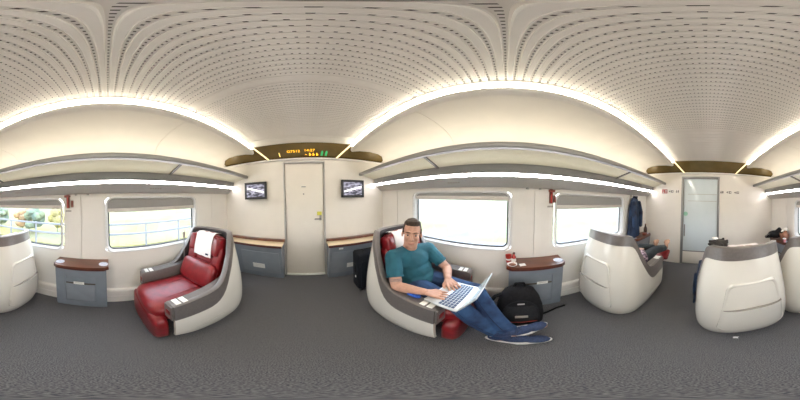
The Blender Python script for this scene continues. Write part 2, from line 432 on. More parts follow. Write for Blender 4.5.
while y < 0.50: yslots.append(y); y += PITCHY
y = 0.018 - PITCHY
while y > -1.13: yslots.append(y); y -= PITCHY
for y in yslots: link('slat', proto, (0, y - PITCHY / 2, 0), ceil); 
for o in [c for c in ceil.children if c.name.startswith('slat')]: o.location = Vector((0, WL[o.name].y, 0)) - WL[ceil.name]
slat(0.532, 0.05).obj('slat', 'ceil', ceil, smooth=0)
yf = []
y = 0.588
while y < 1.40: yf.append(y); y += PITCHY * 0.75
proto2 = slat(0.0, 0.0205).mesh('slat', M['ceil'], 0)
for y in yf:
    o = link('slat', proto2, (0, 0, 0), ceil); o.location = Vector((0, y - PITCHY * 0.375, 0)) - WL[ceil.name]
def slotrow(y, h, wx):
    k = -29
    while k <= 29:
        x = k * 0.0203 + 0.029; k += 1
        if abs(x) > 0.60: continue
        slots.v += [(x - wx, y - h, CEIL + 0.0042), (x + wx, y - h, CEIL + 0.0042), (x + wx, y + h, CEIL + 0.0042), (x - wx, y + h, CEIL + 0.0042),
                    (x - wx, y - h, CEIL + 0.012), (x + wx, y - h, CEIL + 0.012), (x + wx, y + h, CEIL + 0.012), (x - wx, y + h, CEIL + 0.012)]
        i = len(slots.v) - 8
        slots.f += [(i, i + 1, i + 2, i + 3), (i, i + 1, i + 5, i + 4), (i + 1, i + 2, i + 6, i + 5), (i + 2, i + 3, i + 7, i + 6), (i + 3, i, i + 4, i + 7)]
for y in yslots: slotrow(y, 0.0024, 0.0030)
for y in yf: slotrow(y, 0.0016, 0.0024)
so = slots.obj('vent_slots', 'slot', ceil, smooth=0); so['kind'] = 'stuff'
# smooth ceiling panels before the end boards, with fine ribs towards the rear
G().bb(-0.622, 0.622, 1.412, YF, CEIL + 0.001, CEIL + 0.01, 0.002).obj('end_panel', 'ceil', ceil)
y = -1.165
while y > -2.40:
    G().bb(-0.622, 0.622, y - 0.066, y, CEIL + 0.0005, CEIL + 0.01, 0.0018, 1).obj('end_panel', 'ceil', ceil, smooth=0); y -= 0.068
SIDEP = [(0.70, 1.972), (0.80, 1.984), (0.95, 1.990), (1.10, 1.984), (1.20, 1.968), (1.28, 1.93), (1.325, 1.87), (1.345, 1.78), (1.35, 1.62), (1.345, 1.46)]
for s in (-1, 1):
    for a, b in ((YB, -1.13), (-1.13, 0.56), (0.56, YF)):
        G().prof(SIDEP + [(p[0] + 0.012 if p[0] > 1.25 else p[0], p[1] + 0.014) for p in SIDEP[::-1]], a + 0.002, b - 0.002, True, s).obj('side_panel', 'cream', ceil, smooth=40)
    G().prof([(0.651, 1.9985), (0.660, 1.984), (0.670, 1.977), (0.697, 1.968), (0.699, 1.974), (0.699, 1.99), (0.656, 2.004)], YB, YF, True, s).obj('cove_trim', 'cream', ceil)
    G().prof([(0.60, 2.08), (1.376, 2.08), (1.376, 2.16), (0.60, 2.16)], YB - 0.1, YF + 0.1, True, s).obj('roof_light_seal', 'cream', ceil, smooth=0)  # unseen layer above the ceiling, added to keep sky light out
G().bb(-0.62, 0.62, YB - 0.1, YF + 0.1, 2.10, 2.16).obj('roof_light_seal', 'cream', ceil, smooth=0)
for s, lb in ((-1, "warm cove light strip along the ceiling edge above the empty red seat"), (1, "warm cove light strip along the ceiling edge above the seated man")):
    r_ = thing('ceiling_light_strip', (s * 0.64, 0, 2.0), lb, 'light', 'cove light strips')
    G().prof([(0.626, 2.028), (0.650, 1.9995), (0.656, 2.006), (0.634, 2.034)], -2.135, 1.565, True, s).obj('diffuser', 'cove', r_, smooth=0)
    G().prof([(0.6125, 2.0285), (0.6235, 2.0265), (0.6235, 2.034), (0.6125, 2.034)], -2.135, 1.565, True, s).obj('edge_profile', 'ceil', r_, smooth=0)

# end walls with doors
def endwall(name, y, d, dx0, dx1, dtop, label):
    g0 = G().bb(-1.37, 1.37, y + d * 0.045, y + d * 0.12, -0.06, 2.16)
    root = g0.obj(name, 'endwall', smooth=0); tag(root, label, 'wall', kind='structure')
    G().bb(-1.36, dx0 - 0.0, y, y + d * 0.045, 0, 2.06, 0.002, 1).obj('wall_panel', 'endwall', root, smooth=0)
    G().bb(dx1, 1.36, y, y + d * 0.045, 0, 2.06, 0.002, 1).obj('wall_panel', 'endwall', root, smooth=0)
    G().bb(dx0, dx1, y, y + d * 0.045, dtop, 2.06, 0.002, 1).obj('wall_panel', 'endwall', root, smooth=0)
    return root
wf = endwall('wall_front', YF, 1, -0.29, 0.325, 1.845, 'cream front end wall with door and two small monitors')
wb = endwall('wall_back', YB, -1, -0.19, 0.545, 1.80, 'cream rear end wall with frosted glass door')
# front door
d1 = thing('door_1', (0.0175, YF + 0.02, 0), 'plain cream hinged door between the two monitors', 'door', kind='structure')
g = G(); g.bb(-0.262, 0.297, YF + 0.012, YF + 0.042, 0.03, 1.818, 0.004); leaf = g.obj('door_leaf', 'endwall', d1)
g = G(); g.bb(-0.29, -0.268, YF - 0.012, YF + 0.03, 0, 1.845, 0.004); g.obj('door_post', 'valance', d1)
g = G(); g.bb(0.303, 0.325, YF - 0.012, YF + 0.03, 0, 1.845, 0.004); g.obj('door_post', 'valance', d1)
G().bb(-0.268, 0.303, YF - 0.012, YF + 0.03, 1.823, 1.845, 0.004).obj('door_head', 'valance', d1)
G().bb(-0.268, 0.303, YF - 0.01, YF + 0.03, 0.0, 0.028, 0.004).obj('threshold', 'paper', d1)
G().bb(-0.028, 0.044, YF + 0.008, YF + 0.013, 1.452, 1.474, 0.003).obj('indicator_plate', 'paper', leaf)
G().bb(-0.024, 0.040, YF + 0.006, YF + 0.0085, 1.455, 1.465, 0.001).obj('indicator_slot', 'markdark', leaf)
G().cyl((0.006, YF + 0.013, 1.353), (0.006, YF + 0.004, 1.353), 0.011).obj('key_lock', 'rail', leaf)
hp = G().bb(0.235, 0.270, YF + 0.004, YF + 0.013, 0.955, 1.085, 0.004).obj('handle_plate', 'rail', leaf)
G().tube([(0.252, YF + 0.004, 0.985), (0.252, YF - 0.04, 0.985), (0.165, YF - 0.04, 0.985)], 0.009).obj('lever', 'darkrail', hp)
G().bb(0.20, 0.268, YF - 0.002, YF + 0.0035, 1.035, 1.09, 0.003).obj('yellow_latch_tag', 'yellow', hp, label='yellow latch tag')
# rear sliding door
d2 = thing('door_2', (0.18, YB - 0.02, 0), 'sliding door of satin blue glass at the rear end', 'door', kind='structure')
for a, b in ((-0.19, -0.155), (0.50, 0.545)):
    G().bb(a, b, YB - 0.03, YB + 0.02, 0, 1.80, 0.005).obj('door_post', 'rail', d2)
G().bb(-0.155, 0.50, YB - 0.03, YB + 0.02, 1.755, 1.80, 0.005).obj('door_head', 'rail', d2)
lf = G().bb(-0.155, 0.50, YB - 0.03, YB - 0.008, 0.02, 0.292, 0.004).obj('kick_panel', 'endwall', d2)
G().bb(-0.155, 0.50, YB - 0.03, YB - 0.004, 0.292, 0.312, 0.003).obj('glazing_bar', 'rail', d2)
pn = G().bb(-0.155, 0.50, YB - 0.03, YB - 0.014, 0.312, 1.755, 0.001).obj('pane', 'doorglass', d2)
G().cyl((0.455, YB - 0.012, 1.07), (0.455, YB - 0.016, 1.07), 0.042, n=24).obj('round_sticker', 'green', pn, label='round green sticker')
G().bb(0.462, 0.486, YB - 0.014, YB - 0.008, 0.62, 0.86, 0.004).obj('pull_grip', 'rail', pn)
for z in (1.32, 1.45):
    G().bb(-0.14, 0.42, YB - 0.0145, YB - 0.0125, z, z + 0.006).obj('manifestation_line', 'markgrey', pn)

# end boards above the doors
def board(name, yw, d, ytop, zb, label, cat):
    root = thing(name, (0, yw, zb), label, cat)
    ztop = 2.03
    k = abs(yw - ytop) / (ztop - zb)
    def at(x, z): return (x, yw - d * (z - zb) * k, z)
    prof_ = [(p[0], p[1]) for p in SIDEP if p[1] > zb]
    top = [(-p[0], p[1]) for p in prof_[::-1]] + [(-0.655, 2.0), (-0.62, 2.028), (0.62, 2.028), (0.655, 2.0)] + prof_
    xe = interp(zb, [(1.87, 1.325), (1.93, 1.28)])
    base = []
    n = len(top)
    rows = []
    for j in range(5):
        rows.append([at(x * lerp(min(1.0, xe / max(abs(x), 1e-6)) if abs(x) > xe else 1.0, 1.0, 1.0), lerp(zb, z - 0.002, j / 4)) for x, z in top])
    front = rows; backr = [[(p[0], yw - d * 0.0 + d * 0.002, p[2]) for p in r_] for r_ in rows]
    G().grid(front + backr[::-1], False).obj('face_panel', 'board', root, smooth=0)
    G().prof([(0, 0), (0, 1)], 0, 1, False) if False else None
    g = G(); g.bb(-1.335, 1.335, yw - d * 0.05, yw, zb - 0.022, zb - 0.001, 0.006); g.obj('ledge', 'white_plastic', root)
    for s in (-1, 1):
        a0 = at(s * 0.632, 2.022); a1 = at(s * 0.50, zb + 0.004)
        nrm = Vector((0, -d * (ztop - zb), -abs(yw - ytop))).normalized() * 0.006
        dx = 0.013
        v = []
        for a in (a0, a1):
            for q in (-dx, dx):
                v.append(Vector(a) + Vector((q, 0, 0)) + nrm * 0.1); v.append(Vector(a) + Vector((q, 0, 0)) + nrm)
        G().raw(v, [(0, 1, 3, 2), (4, 5, 7, 6), (1, 5, 7, 3), (0, 4, 5, 1), (2, 3, 7, 6), (0, 2, 6, 4)]).obj('light_strip', 'covedim', root, smooth=0)
    return root, at, math.degrees(math.atan2(ztop - zb, abs(yw - ytop)))
bf, atf, ang = board('display_board', YF, 1, 1.56, 1.895, 'dark bronze display board with amber letters above the front door', 'display')
bb_, atb, _ = board('end_board', YB, -1, -2.13, 1.875, 'plain dark bronze board above the rear glass door', 'board')
def led(nm, body, x, z, size, m):
    p = atf(x, z); nrm = Vector((0, -(2.03 - 1.895), -(0.31))).normalized() * 0.006
    o = text(nm, body, Vector(p) + nrm, size, m, bf)
    # lie in the slanted face: text x stays x, text up follows the slope
    up = Vector((0, -0.31, 0.135)).normalized(); xx = Vector((1, 0, 0)); zz = xx.cross(up)
    o.rotation_euler = Matrix((xx, up, zz)).transposed().to_euler()
led('led_digit', '1', -0.315, 1.938, 0.13, 'ledyellow')
led('led_number', 'G7512', -0.115, 1.962, 0.066, 'amber')
led('led_clock', '14:27', 0.10, 1.967, 0.066, 'amber')
led('led_arrow', '-', 0.055, 1.935, 0.10, 'amber')
def ledbox(nm, x, z, w_, h_, m):
    # h_ measured up the slope
    up = Vector((0, -0.31, 0.135)).normalized(); nrm = Vector((0, -0.135, -0.31)).normalized()
    c = Vector(atf(x, z)); v = []
    for q in (0.001, 0.004):
        for a, b in ((-1, -1), (1, -1), (1, 1), (-1, 1)): v.append(c + Vector((a * w_ / 2, 0, 0)) + up * (b * h_ / 2) + nrm * q)
    G().raw(v, [(0, 1, 2, 3), (4, 5, 6, 7), (0, 1, 5, 4), (1, 2, 6, 5), (2, 3, 7, 6), (3, 0, 4, 7)]).obj(nm, m, bf, smooth=0)
for x in (0.105, 0.155, 0.205):
    ledbox('led_icon', x, 1.932, 0.014, 0.055, 'amber'); ledbox('led_icon', x + 0.008, 1.928, 0.024, 0.022, 'amber')
for x in (0.275, 0.335):
    ledbox('led_toilet_figure', x, 1.938, 0.030, 0.085, 'ledgreen'); ledbox('led_toilet_figure', x, 1.958, 0.018, 0.02, 'ledgreen')

# monitors
for s, xc, lb in ((-1, -0.722, 'small black wall monitor on the empty-seat side of the front door'), (1, 0.744, 'small black wall monitor on the seated-man side of the front door')):
    zc = 1.425
    t = thing('wall_monitor', (xc, YF, zc), lb, 'monitor', 'front wall monitors')
    y0 = YF - 0.055
    G().bb(xc - 0.17, xc + 0.17, y0 + 0.008, YF + 0.001, zc - 0.122, zc + 0.122, 0.008).obj('housing', 'black', t)
    g = G()
    for a, b, c, d in ((-0.183, 0.183, 0.098, 0.133), (-0.183, 0.183, -0.133, -0.098), (-0.183, -0.148, -0.1, 0.1), (0.148, 0.183, -0.1, 0.1)):
        g.bb(xc + a, xc + b, y0 - 0.006, y0 + 0.02, zc + c, zc + d, 0.004, 1)
    g.obj('bezel', 'black', t)
    scn = G().bb(xc - 0.15, xc + 0.15, y0 + 0.001, y0 + 0.012, zc - 0.1, zc + 0.1).obj('screen', 'screen', t, smooth=0)
    g = G().raw([(xc - 0.14, y0, zc - s * 0.045 - 0.012), (xc + 0.14, y0, zc + s * 0.03 - 0.012), (xc + 0.14, y0, zc + s * 0.03 + 0.012), (xc - 0.14, y0, zc - s * 0.045 + 0.012),
                 (xc - 0.14, y0 + 0.002, zc - s * 0.045 - 0.012), (xc + 0.14, y0 + 0.002, zc + s * 0.03 - 0.012), (xc + 0.14, y0 + 0.002, zc + s * 0.03 + 0.012), (xc - 0.14, y0 + 0.002, zc - s * 0.045 + 0.012)],
                [(0, 1, 2, 3), (4, 5, 6, 7), (0, 1, 5, 4), (1, 2, 6, 5), (2, 3, 7, 6), (3, 0, 4, 7)])
    g.obj('bright_streak', 'ledwhite' if 'ledwhite' in M else M.setdefault('ledwhite', mat('screen_white', (0.8, 0.8, 0.8), 0.3, emit=((0.95, 0.95, 1.0), 0.9))), scn, smooth=0)

# luggage racks
for s, lb in ((-1, 'frosted glass luggage rack with grey rail above the empty red seat windows'), (1, 'frosted glass luggage rack with grey rail above the seated man windows')):
    t = thing('luggage_rack', (s * 1.1, 0, 1.6), lb, 'luggage rack', 'overhead luggage racks')
    y0, y1 = YB + 0.004, YF - 0.004
    G().prof([(0.866, 1.650), (0.872, 1.640), (0.905, 1.638), (0.908, 1.648), (0.908, 1.672), (0.895, 1.684), (0.872, 1.684), (0.866, 1.675)], y0, y1, True, s).obj('front_rail', 'rail', t)
    G().prof([(1.128, 1.598), (1.135, 1.585), (1.151, 1.5135), (1.33, 1.5135), (1.33, 1.60), (1.140, 1.605)], y0, y1, True, s).obj('rear_rail', 'rail', t)
    G().prof([(1.153, 1.5125), (1.167, 1.4895), (1.20, 1.4895), (1.20, 1.5125)], y0, y1, True, s).obj('light_strip', 'rackled', t, smooth=0)
    G().prof([(1.16, 1.6055), (1.30, 1.6055), (1.30, 1.615), (1.16, 1.615)], y0 + 0.02, y1 - 0.02, True, s).obj('uplight_strip', 'uplight', t, smooth=0)
    va = G().prof([(1.172, 1.4870), (1.262, 1.405), (1.272, 1.400), (1.334, 1.400), (1.334, 1.4870)], y0, y1, True, s).obj('valance', 'valance', t, smooth=20)
    cuts = [y0, -1.25, 0.65, y1]
    for a, b in zip(cuts, cuts[1:]):
        G().prof([(0.905, 1.652), (1.132, 1.592), (1.132, 1.600), (0.905, 1.660)], a + 0.004, b - 0.004, True, s).obj('glass_pane', 'frost', t, smooth=0)
    for yb in (-1.25, 0.65):
        G().prof([(0.905, 1.640), (1.132, 1.580), (1.140, 1.612), (0.905, 1.672)], yb - 0.011, yb + 0.011, True, s).obj('bracket', 'darkrail', t, smooth=0)
    for yb, mm in ((0.52, 'markgrey'), (-1.05, 'markgrey')):
        for q in range(5):
            yy = yb + (q - 2) * 0.028
            G().prof([(1.2145, 1.4465), (1.2285, 1.4335), (1.2295, 1.4345), (1.2155, 1.4475)], yy - 0.009, yy + 0.009, True, s).obj('seat_number_mark', mm, va, smooth=0)

# ------------------------------------------------------------------ seats (all face the rear, local origin on the floor)
YBK = 0.45
WT = [(0.0, 0.298), (0.06, 0.326), (0.15, 0.341), (0.30, 0.348), (0.50, 0.342), (0.70, 0.322), (0.90, 0.296), (1.0, 0.282)]
BT = [(0.0, 0.085), (0.06, 0.035), (0.15, 0.010), (0.30, 0.0), (0.50, 0.008), (0.70, 0.035), (0.90, 0.085), (1.0, 0.115)]
def smoothtab(x, tab):
    # Catmull-like smoothing by averaging nearby samples
    return (interp(x - 0.05, tab) + 2 * interp(x, tab) + interp(x + 0.05, tab)) / 4
NA, NS = 28, 14
def shell_path(inset):
    out = []
    SF = 0.84
    for i in range(NS): out.append(('s', -1, lerp(SF, 0.30, i / NS)))
    for i in range(NA + 1): out.append(('a', -90 + 180 * i / NA, 0))
    for i in range(1, NS + 1): out.append(('s', 1, lerp(0.30, SF, i / NS)))
    return out
PATH = shell_path(0)
def shell_pt(q, z, inset=0.0):
    wz = smoothtab(z, WT) - inset; b = smoothtab(z, BT) + inset
    if q[0] == 's':
        s = max(q[2], 0.30)
        ww = wz * (1 - 0.035 * max(0, (s - 0.45) / 0.35))
        return (q[1] * ww, YBK - s, z)
    a = R(q[1]); n = 2 / 2.7
    x = wz * math.copysign(abs(math.sin(a)) ** n, math.sin(a)); c = abs(math.cos(a)) ** n
    return (x, YBK - 0.30 + (0.30 - b) * c, z)
def fwd(q):
    if q[0] == 's': return q[2]
    return 0.30 * (1 - abs(math.cos(R(q[1]))) ** (2 / 2.7))
def soft(x, tab): return sum(interp(x + d, tab) for d in (-0.05, -0.03, -0.01, 0.01, 0.03, 0.05)) / 6
def zw(q): return soft(fwd(q), [(0.0, 0.905), (0.15, 0.905), (0.21, 0.87), (0.31, 0.69), (0.43, 0.46), (0.53, 0.385), (0.84, 0.385)])
def zg(q): return soft(fwd(q), [(0.0, 0.988), (0.16, 0.988), (0.22, 0.95), (0.32, 0.775), (0.42, 0.60), (0.50, 0.558), (0.86, 0.548)])
def z0(q): return interp(fwd(q), [(0.0, 0.025), (0.45, 0.025), (0.70, 0.04), (0.84, 0.10)])

def seat_proto():
    P = {}
    def add(n, g, m, par=None, smooth=35, **kw): P.setdefault('list', []).append((n, g, m, par, smooth, kw))
    T = 0.022
    rows = []
    NV = 16
    for j in range(NV + 1): rows.append([shell_pt(q, lerp(z0(q), zw(q), j / NV)) for q in PATH])
    inn = []
    for j in range(NV + 1): inn.append([shell_pt(q, lerp(z0(q), zw(q), 1 - j / NV), T) for q in PATH])
    g = G(); g.grid(rows + inn + [rows[0]])
    for e in (0, len(PATH) - 1):
        for j in range(NV):
            g.raw([rows[j][e], rows[j + 1][e], inn[NV - j - 1][e], inn[NV - j][e]], [(0, 1, 2, 3)])
    add('shell', g, 'shell', smooth=40)
    rows = []; nv = 6
    for j in range(nv + 1): rows.append([shell_pt(q, lerp(zw(q) - 0.002, zg(q), j / nv), -0.003) for q in PATH])
    cap_ = [[shell_pt(q, zg(q) + 0.004, 0.008) for q in PATH], [shell_pt(q, zg(q) + 0.004, 0.032) for q in PATH], [shell_pt(q, zg(q) - 0.006, 0.045) for q in PATH]]
    inn = [[shell_pt(q, lerp(zg(q) - 0.006, min(zg(q) - 0.05, 0.42), j / 5), 0.046) for q in PATH] for j in range(1, 6)]
    g = G(); g.grid(rows + cap_)
    for e in (0, len(PATH) - 1):
        col = [r_[e] for r_ in rows + cap_]; n = len(col); g.raw(col + [(p[0] * 0.86, p[1], p[2]) for p in (rows[0][e],)], [tuple(range(n + 1))])
    add('rim', g, 'taupe', smooth=50)
    add('lining', G().grid([cap_[-1]] + inn), 'taupe_in', smooth=50)
    # pocket on the back: raised frame line and bellied flap
    def onback(x, z, off):
        wz = smoothtab(z, WT); t = min(0.999, abs(x) / wz); a = math.asin(t ** (2.7 / 2)); p = shell_pt(('a', math.degrees(a) * (1 if x > 0 else -1), 0), z, -off); return p
    def backgrid(outline_fn, off):
        rows_ = []
        for j in range(9):
            v = j / 8; rows_.append([onback(*outline_fn(i / 16, v), off(i / 16, v)) for i in range(17)])
        return rows_
    pr_ = lambda u, v: (lerp(-lerp(0.225, 0.165, v), lerp(0.225, 0.165, v), u), lerp(0.17, 0.735, v))
    ro = rrect(-0.5, 0.5, -0.5, 0.5, 0.12, 6)
    def ring(sc, off): return [onback(*pr_(0.5 + p[0] * sc, 0.5 + p[1] * sc), off) for p in ro]
    add('pocket_moulding', G().grid([ring(1.0, 0.001), ring(0.975, 0.013), ring(0.93, 0.013), ring(0.90, 0.001)], True), 'shell', smooth=60)
    fl = lambda u, v: (lerp(-0.212, 0.212, u) * lerp(1, 0.93, v), lerp(0.19, 0.485 + 0.02 * math.sin(u * 3.1), v))
    bulge = lambda u, v: 0.006 + 0.034 * math.sin(math.pi * min(1, max(0, u)) ) ** 0.35 * (0.25 + 0.75 * v)
    out = backgrid(fl, bulge); ins = backgrid(fl, lambda u, v: 0.001)
    g = G(); g.grid(out); g.grid(ins)
    n = 17
    top = out[-1]; tin = ins[-1]; bot = out[0]; bin_ = ins[0]
    g.grid([bot, bin_]); g.grid([[r_[0] for r_ in out], [r_[0] for r_ in ins]]); g.grid([[r_[-1] for r_ in out], [r_[-1] for r_ in ins]])
    add('pocket_flap', g, 'shell', smooth=40)
    add('pocket_opening', G().grid([[Vector(p) + Vector((0, -0.001, -0.001)) for p in top], [Vector(p) + Vector((0, 0.002, -0.014)) for p in tin]]), 'pocket_shade', 'pocket_flap', 0)  # sheet closing the pocket mouth, the shade inside put into its grey
    # side seam line (access cover on lower side)
    for s in (-1, 1):
        ln = []
        for y in (0.02, -0.12, -0.26):
            z = 0.155 + (0.02 - y) * 0.05; wz = smoothtab(z, WT); ln.append((s * (wz + 0.0005), y, z))
        add('side_slot', G().tube(ln, 0.0035, 6), 'valance')
    # arms
    for s in (-1, 1):
        g = G()
        secs = []
        for y, zt, zb in ((0.10, 0.585, 0.345), (0.0, 0.566, 0.345), (-0.15, 0.558, 0.345), (-0.30, 0.552, 0.35), (-0.385, 0.548, 0.36), (-0.402, 0.537, 0.37)):
            xi, xo = 0.235, 0.318
            secs.append([(s * (xi + 0.004), y, zt), (s * xi, y, zt - 0.01), (s * xi, y, zb), (s * xo, y, zb), (s * xo, y, zt - 0.01), (s * (xo - 0.006), y, zt)])
        g.grid(secs, True); g.raw(secs[0], [tuple(range(6))]); g.raw(secs[-1], [tuple(range(6))])
        add('arm', g, 'taupe', smooth=30)
        for k, y in enumerate((-0.348, -0.300)):
            add('arm_control', G().box((s * 0.278, y, 0.5535), (0.066, 0.036, 0.008), 0.003), 'white_plastic', smooth=35, label='white control plate')
        add('arm_end_inlay', G().box((s * 0.276, -0.4035, 0.455), (0.045, 0.004, 0.05), 0.003), 'leather_dark')
    # red leather
    def cushion(c, d, bev, rot=(0, 0, 0), puff=0.012):
        b = bmesh.new(); bmesh.ops.create_cube(b, size=1.0)
        bmesh.ops.subdivide_edges(b, edges=list(b.edges), cuts=5, use_grid_fill=True)
        for v in b.verts:
            x, y, z = v.co * 2
            k = 0.5 * 0.9
            # superellipsoid rounding
            n = 6.0; m = (abs(x) ** n + abs(y) ** n + abs(z) ** n) ** (1 / n)
            if m > 1e-6:
                mx = max(abs(x), abs(y), abs(z)); f = mx / m if m else 1
                x, y, z = x * f, y * f, z * f
            pf = puff * (1 - x * x) * (1 - y * y)
            v.co = Vector((x * d[0] / 2, y * d[1] / 2, z * d[2] / 2 + (pf if z > 0 else -pf * 0.3)))
        m = Matrix.Translation(c) @ Euler([R(a) for a in rot]).to_matrix().to_4x4()
        return G().bm(b, m)
    add('seat_cushion', cushion((0, -0.155, 0.345), (0.475, 0.655, 0.20), 0.03), 'leather', smooth=60)
    for x in (-0.10, 0.10):
        add('stitch_line', G().tube([(x, 0.12, 0.4535), (x, -0.1, 0.4555), (x, -0.30, 0.4515), (x, -0.40, 0.437)], 0.0028, 6), 'leather_dark', 'seat_cushion')
    add('leg_rest', cushion((0, -0.440, 0.175), (0.575, 0.10, 0.35), 0.03, (0, 0, 0), 0.0), 'leather', smooth=60)
    lean = -15
    def onb(t, off=0.0, x=0.0):
        # point on the backrest: t along its height from the seat, off forward of its mid plane
        a = R(15); base = Vector((x, 0.115, 0.42)); up = Vector((0, math.sin(a), math.cos(a))); fw = Vector((0, -math.cos(a), math.sin(a)))
        return base + up * t + fw * off
    add('back_panel', cushion(onb(0.28, 0.005), (0.27, 0.085, 0.56), 0.03, (lean, 0, 0), 0.0), 'leather', smooth=60)
    for s in (-1, 1):
        add('bolster', cushion(onb(0.21, 0.022, s * 0.165), (0.115, 0.10, 0.42), 0.03, (lean, 0, s * -10), 0.0), 'leather', smooth=60)
    add('headrest', cushion(onb(0.435, 0.03), (0.375, 0.105, 0.21), 0.03, (lean, 0, 0), 0.0), 'leather', smooth=60)
    for s in (-1, 1):
        add('head_wing', cushion(onb(0.425, 0.045, s * 0.165), (0.085, 0.115, 0.19), 0.03, (lean, 0, s * -14), 0.0), 'leather', smooth=60)
    add('lumbar_pillow', cushion(onb(0.125, 0.10), (0.43, 0.085, 0.25), 0.03, (lean - 8, 0, 0), 0.0), 'leather', smooth=60)
    # linen head cover draped over the headrest
    pr2 = [(0.555, -0.045), (0.557, 0.02), (0.550, 0.062), (0.525, 0.088), (0.46, 0.0935), (0.38, 0.092), (0.30, 0.082)]
    rows = []
    for t, off in pr2: rows.append([onb(t + 0.003 * math.sin(i * 1.9), off + 0.002 * math.sin(i * 1.3 + t * 9), lerp(-0.115, 0.115, i / 8)) for i in range(9)])
    rin = [[Vector(p) + Vector((0, 0.004, -0.003)) for p in r_] for r_ in rows]
    g = G(); g.grid(rows); g.grid(rin); g.grid([rows[-1], rin[-1]]); g.grid([[r_[0] for r_ in rows], [r_[0] for r_ in rin]]); g.grid([[r_[-1] for r_ in rows], [r_[-1] for r_ in rin]])
    add('head_cover', g, 'linen', smooth=60)
    c = onb(0.330, 0.090, 0.07)
    add('emblem', G().box(c, (0.035, 0.003, 0.016), 0.001, 1, (lean - 6, 0, 0)).box(c + Vector((-0.008, -0.0012, 0.004)), (0.012, 0.003, 0.008), 0.001, 1, (lean - 6, 0, 0)), 'denimdark', 'head_cover', label='small dark emblem')
    add('seat_base', G().lathe((0, -0.02, 0.0), [(0.20, 0.0), (0.20, 0.03), (0.12, 0.05), (0.12, 0.26)], 24), 'black')
    return P['list']

SEATPARTS = seat_proto()
SEATMESH = []
def make_seat(loc, label, legrest=True):
    root = thing('reclining_seat', loc, label, 'seat', 'executive reclining seats')
    made = {}
    for i, (n, g, m, par, sm, kw) in enumerate(SEATPARTS):
        if n == 'leg_rest' and not legrest: continue
        if len(SEATMESH) <= i or SEATMESH[i] is None:
            while len(SEATMESH) <= i: SEATMESH.append(None)
            vv = g.v; lo = Vector([min(p[k] for p in vv) for k in range(3)]); hi = Vector([max(p[k] for p in vv) for k in range(3)]); c = (lo + hi) / 2
            g2 = G(); g2.v = [tuple(Vector(p) - c) for p in vv]; g2.f = g.f
            SEATMESH[i] = (g2.mesh(n, M[m], sm), c)
        me, c = SEATMESH[i]
        o = link(n, me, Vector(loc) + c, made[par] if par else root, **kw); made[n] = o
    return root
seatL1 = make_seat((-0.868, 0.712, 0), 'empty red leather reclining seat with white head cover')
seatR1 = make_seat((0.876, 0.705, 0), 'red leather reclining seat in which the man with laptop sits')
seatR2 = make_seat((0.915, -1.150, 0), 'cream-backed seat standing alone by the window below the hanging coat', legrest=False)
seatC = make_seat((-0.222, -1.150, 0), 'cream-backed seat next to the aisle with dark hair showing over it')
seatC.rotation_euler = (0, 0, R(3))
seatLW = make_seat((-0.928, -1.150, 0), 'cream-backed seat by the left wall window beside the two-mat side table')
# raised leg rest of the reclined passenger
lr = G().box((0.90, -1.70, 0.355), (0.43, 0.42, 0.08), 0.03, 3, (8, 0, 0)); lr.obj('leg_rest', 'leather', seatR2)
lr = G().box((0.86, -1.98, 0.385), (0.45, 0.20, 0.07), 0.03, 3, (-35, 0, 0)); lr.obj('foot_panel', 'leather', seatR2)
# reading lamp stalk beside the empty seat
g = G().tube([(-1.12, 0.79, 0.54), (-1.12, 0.795, 0.70), (-1.122, 0.80, 0.88)], 0.006, 8); st = g.obj('lamp_stalk', 'rail', seatL1)
G().lathe((-1.122, 0.80, 0.875), [(0.008, 0.0), (0.014, 0.02), (0.015, 0.07), (0.008, 0.078)], 12).obj('lamp_head', 'markgrey', st)

